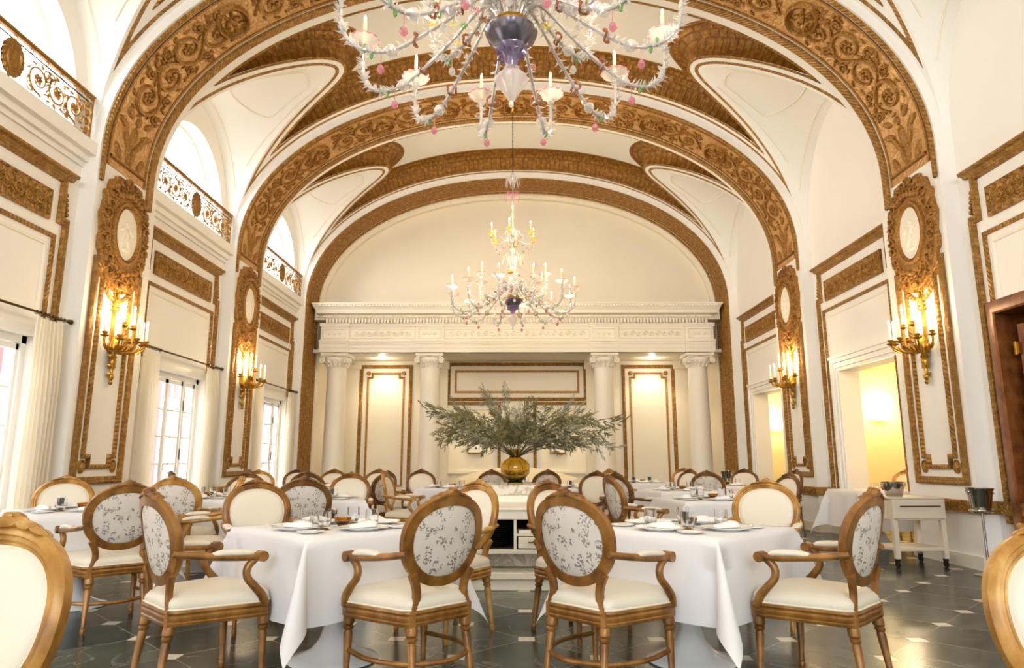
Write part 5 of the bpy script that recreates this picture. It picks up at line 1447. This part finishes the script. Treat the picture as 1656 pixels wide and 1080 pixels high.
# ------------------------------------------------------------------ camera, light
cam = bpy.data.cameras.new('camera'); co = bpy.data.objects.new('camera', cam); COL.objects.link(co)
cam.sensor_width = 36; cam.lens = 24.0; cam.clip_end = 200
co.location = (0, 0, 1.146); co.rotation_euler = (radians(90+10.52), 0, radians(.415)); SC.camera = co
w = bpy.data.worlds.new('daylight'); SC.world = w; w.use_nodes = True
w.node_tree.nodes['Background'].inputs[0].default_value = (.93, .97, 1, 1); w.node_tree.nodes['Background'].inputs[1].default_value = 2.6
def light(name, typ, loc, energy, col=(1, 1, 1), rot=(0, 0, 0), **kw):
    l = bpy.data.lights.new(name, typ); l.energy = energy; l.color = col
    for k, v in kw.items(): setattr(l, k, v)
    o = bpy.data.objects.new(name, l); COL.objects.link(o); o.location = loc; o.rotation_euler = rot; return o
def portal(loc, rot, sx, sy):
    o = light('window_portal', 'AREA', loc, 1, rot=rot, shape='RECTANGLE', size=sx, size_y=sy); o.data.cycles.is_portal = True
for yc, hw in BAYS:
    portal((-WX-.4, yc, 1.23), (0, -pi/2, 0), 2.45, 1.9)
    portal((-WX-.4, yc, 5.65), (0, -pi/2, 0), 1.6, 2.24)
portal((0, -12.06, 5.6), (pi/2, 0, 0), 9.9, 4.8)
qe = MB(); qe.box(-5, 5, -12.2, -12.05, 0, 3.2); struct(qe.obj('wall_light_block', 'wall'))  # unseen low end wall, added to cut frontal daylight from the open end
for y in (-9.3, -5.3): portal((-5.5, y, 1.35), (0, -pi/2, 0), 2.7, 2.2)
sun = light('sun', 'SUN', (-10, 0, 10), 0, (1, .95, .88), angle=radians(1))
SC.view_settings.view_transform = 'Standard'; SC.view_settings.look = 'None'; SC.view_settings.gamma = 1; SC.view_settings.use_curve_mapping = False
SC.view_settings.exposure = 1.97
try:
    SC.cycles.max_bounces = 8; SC.cycles.diffuse_bounces = 5; SC.cycles.glossy_bounces = 3; SC.cycles.transmission_bounces = 6; SC.cycles.transparent_max_bounces = 10
    SC.cycles.caustics_reflective = False; SC.cycles.caustics_refractive = False; SC.cycles.sample_clamp_indirect = 6
    SC.cycles.use_denoising = True
except Exception: pass
for side, yc_ in [(s_, y_) for y_ in (PIERS[2][0]+.55, PIERS[3][0]+.55) for s_ in (-1, 1)]:
    for az, L, z in ((-50, .32, 2.83), (0, .36, 2.83), (50, .32, 2.83), (34, .19, 3.01)):
        light('sconce_flame', 'POINT', (side*(PA-.05-L*cos(radians(az))), yc_+L*sin(radians(az)), z+.04), 1.3, (1, .74, .4), shadow_soft_size=.012)
for cx, cy, e in ((-.035, 4.25, 5), (-.075, 12.2, 7.5)):
    for k in range(6): a = k*pi/3+.4; light('chandelier_flame', 'POINT', (cx+1.0*cos(a), cy+1.0*sin(a), 4.46), e, (1, .82, .55), shadow_soft_size=.02)
    for k in range(3): a = k*2*pi/3; light('chandelier_flame', 'POINT', (cx+.5*cos(a), cy+.5*sin(a), 5.6), e*.6, (1, .82, .55), shadow_soft_size=.02)
light('passage_light', 'POINT', (6.3, 11.6, 2.12), 5, (1, .82, .55), shadow_soft_size=.03); light('passage_light', 'POINT', (7, 10.2, 2.5), 14, (1, .85, .6), shadow_soft_size=.05)
light('passage_light', 'POINT', (6.05, 15.8, 2.12), 5, (1, .82, .55), shadow_soft_size=.03); light('passage_light', 'POINT', (7, 14.2, 2.5), 14, (1, .85, .6), shadow_soft_size=.05)
for x in (-3.43, 3.43): light('downlight_lamp', 'SPOT', (x, 17.38, 3.69), 20, (1, .82, .55), spot_size=radians(110), spot_blend=.6, shadow_soft_size=.05)
for x in (-1.2, 1.2): light('picture_lamp', 'SPOT', (x, 19.5, 2.85), 14, (1, .88, .68), spot_size=radians(90), spot_blend=.7, shadow_soft_size=.05)
for x in (-3, 0, 3): light('alcove_lamp', 'POINT', (x, 19, 2.6), 6, (1, .9, .76), shadow_soft_size=.05)
for x in (-3.43, 3.43): light('alcove_fill', 'POINT', (x, 17.2, 3.6), 2.5, (1, .9, .74), shadow_soft_size=.03)  # added fill points below the soffit, brightening the alcove without fixtures of their own
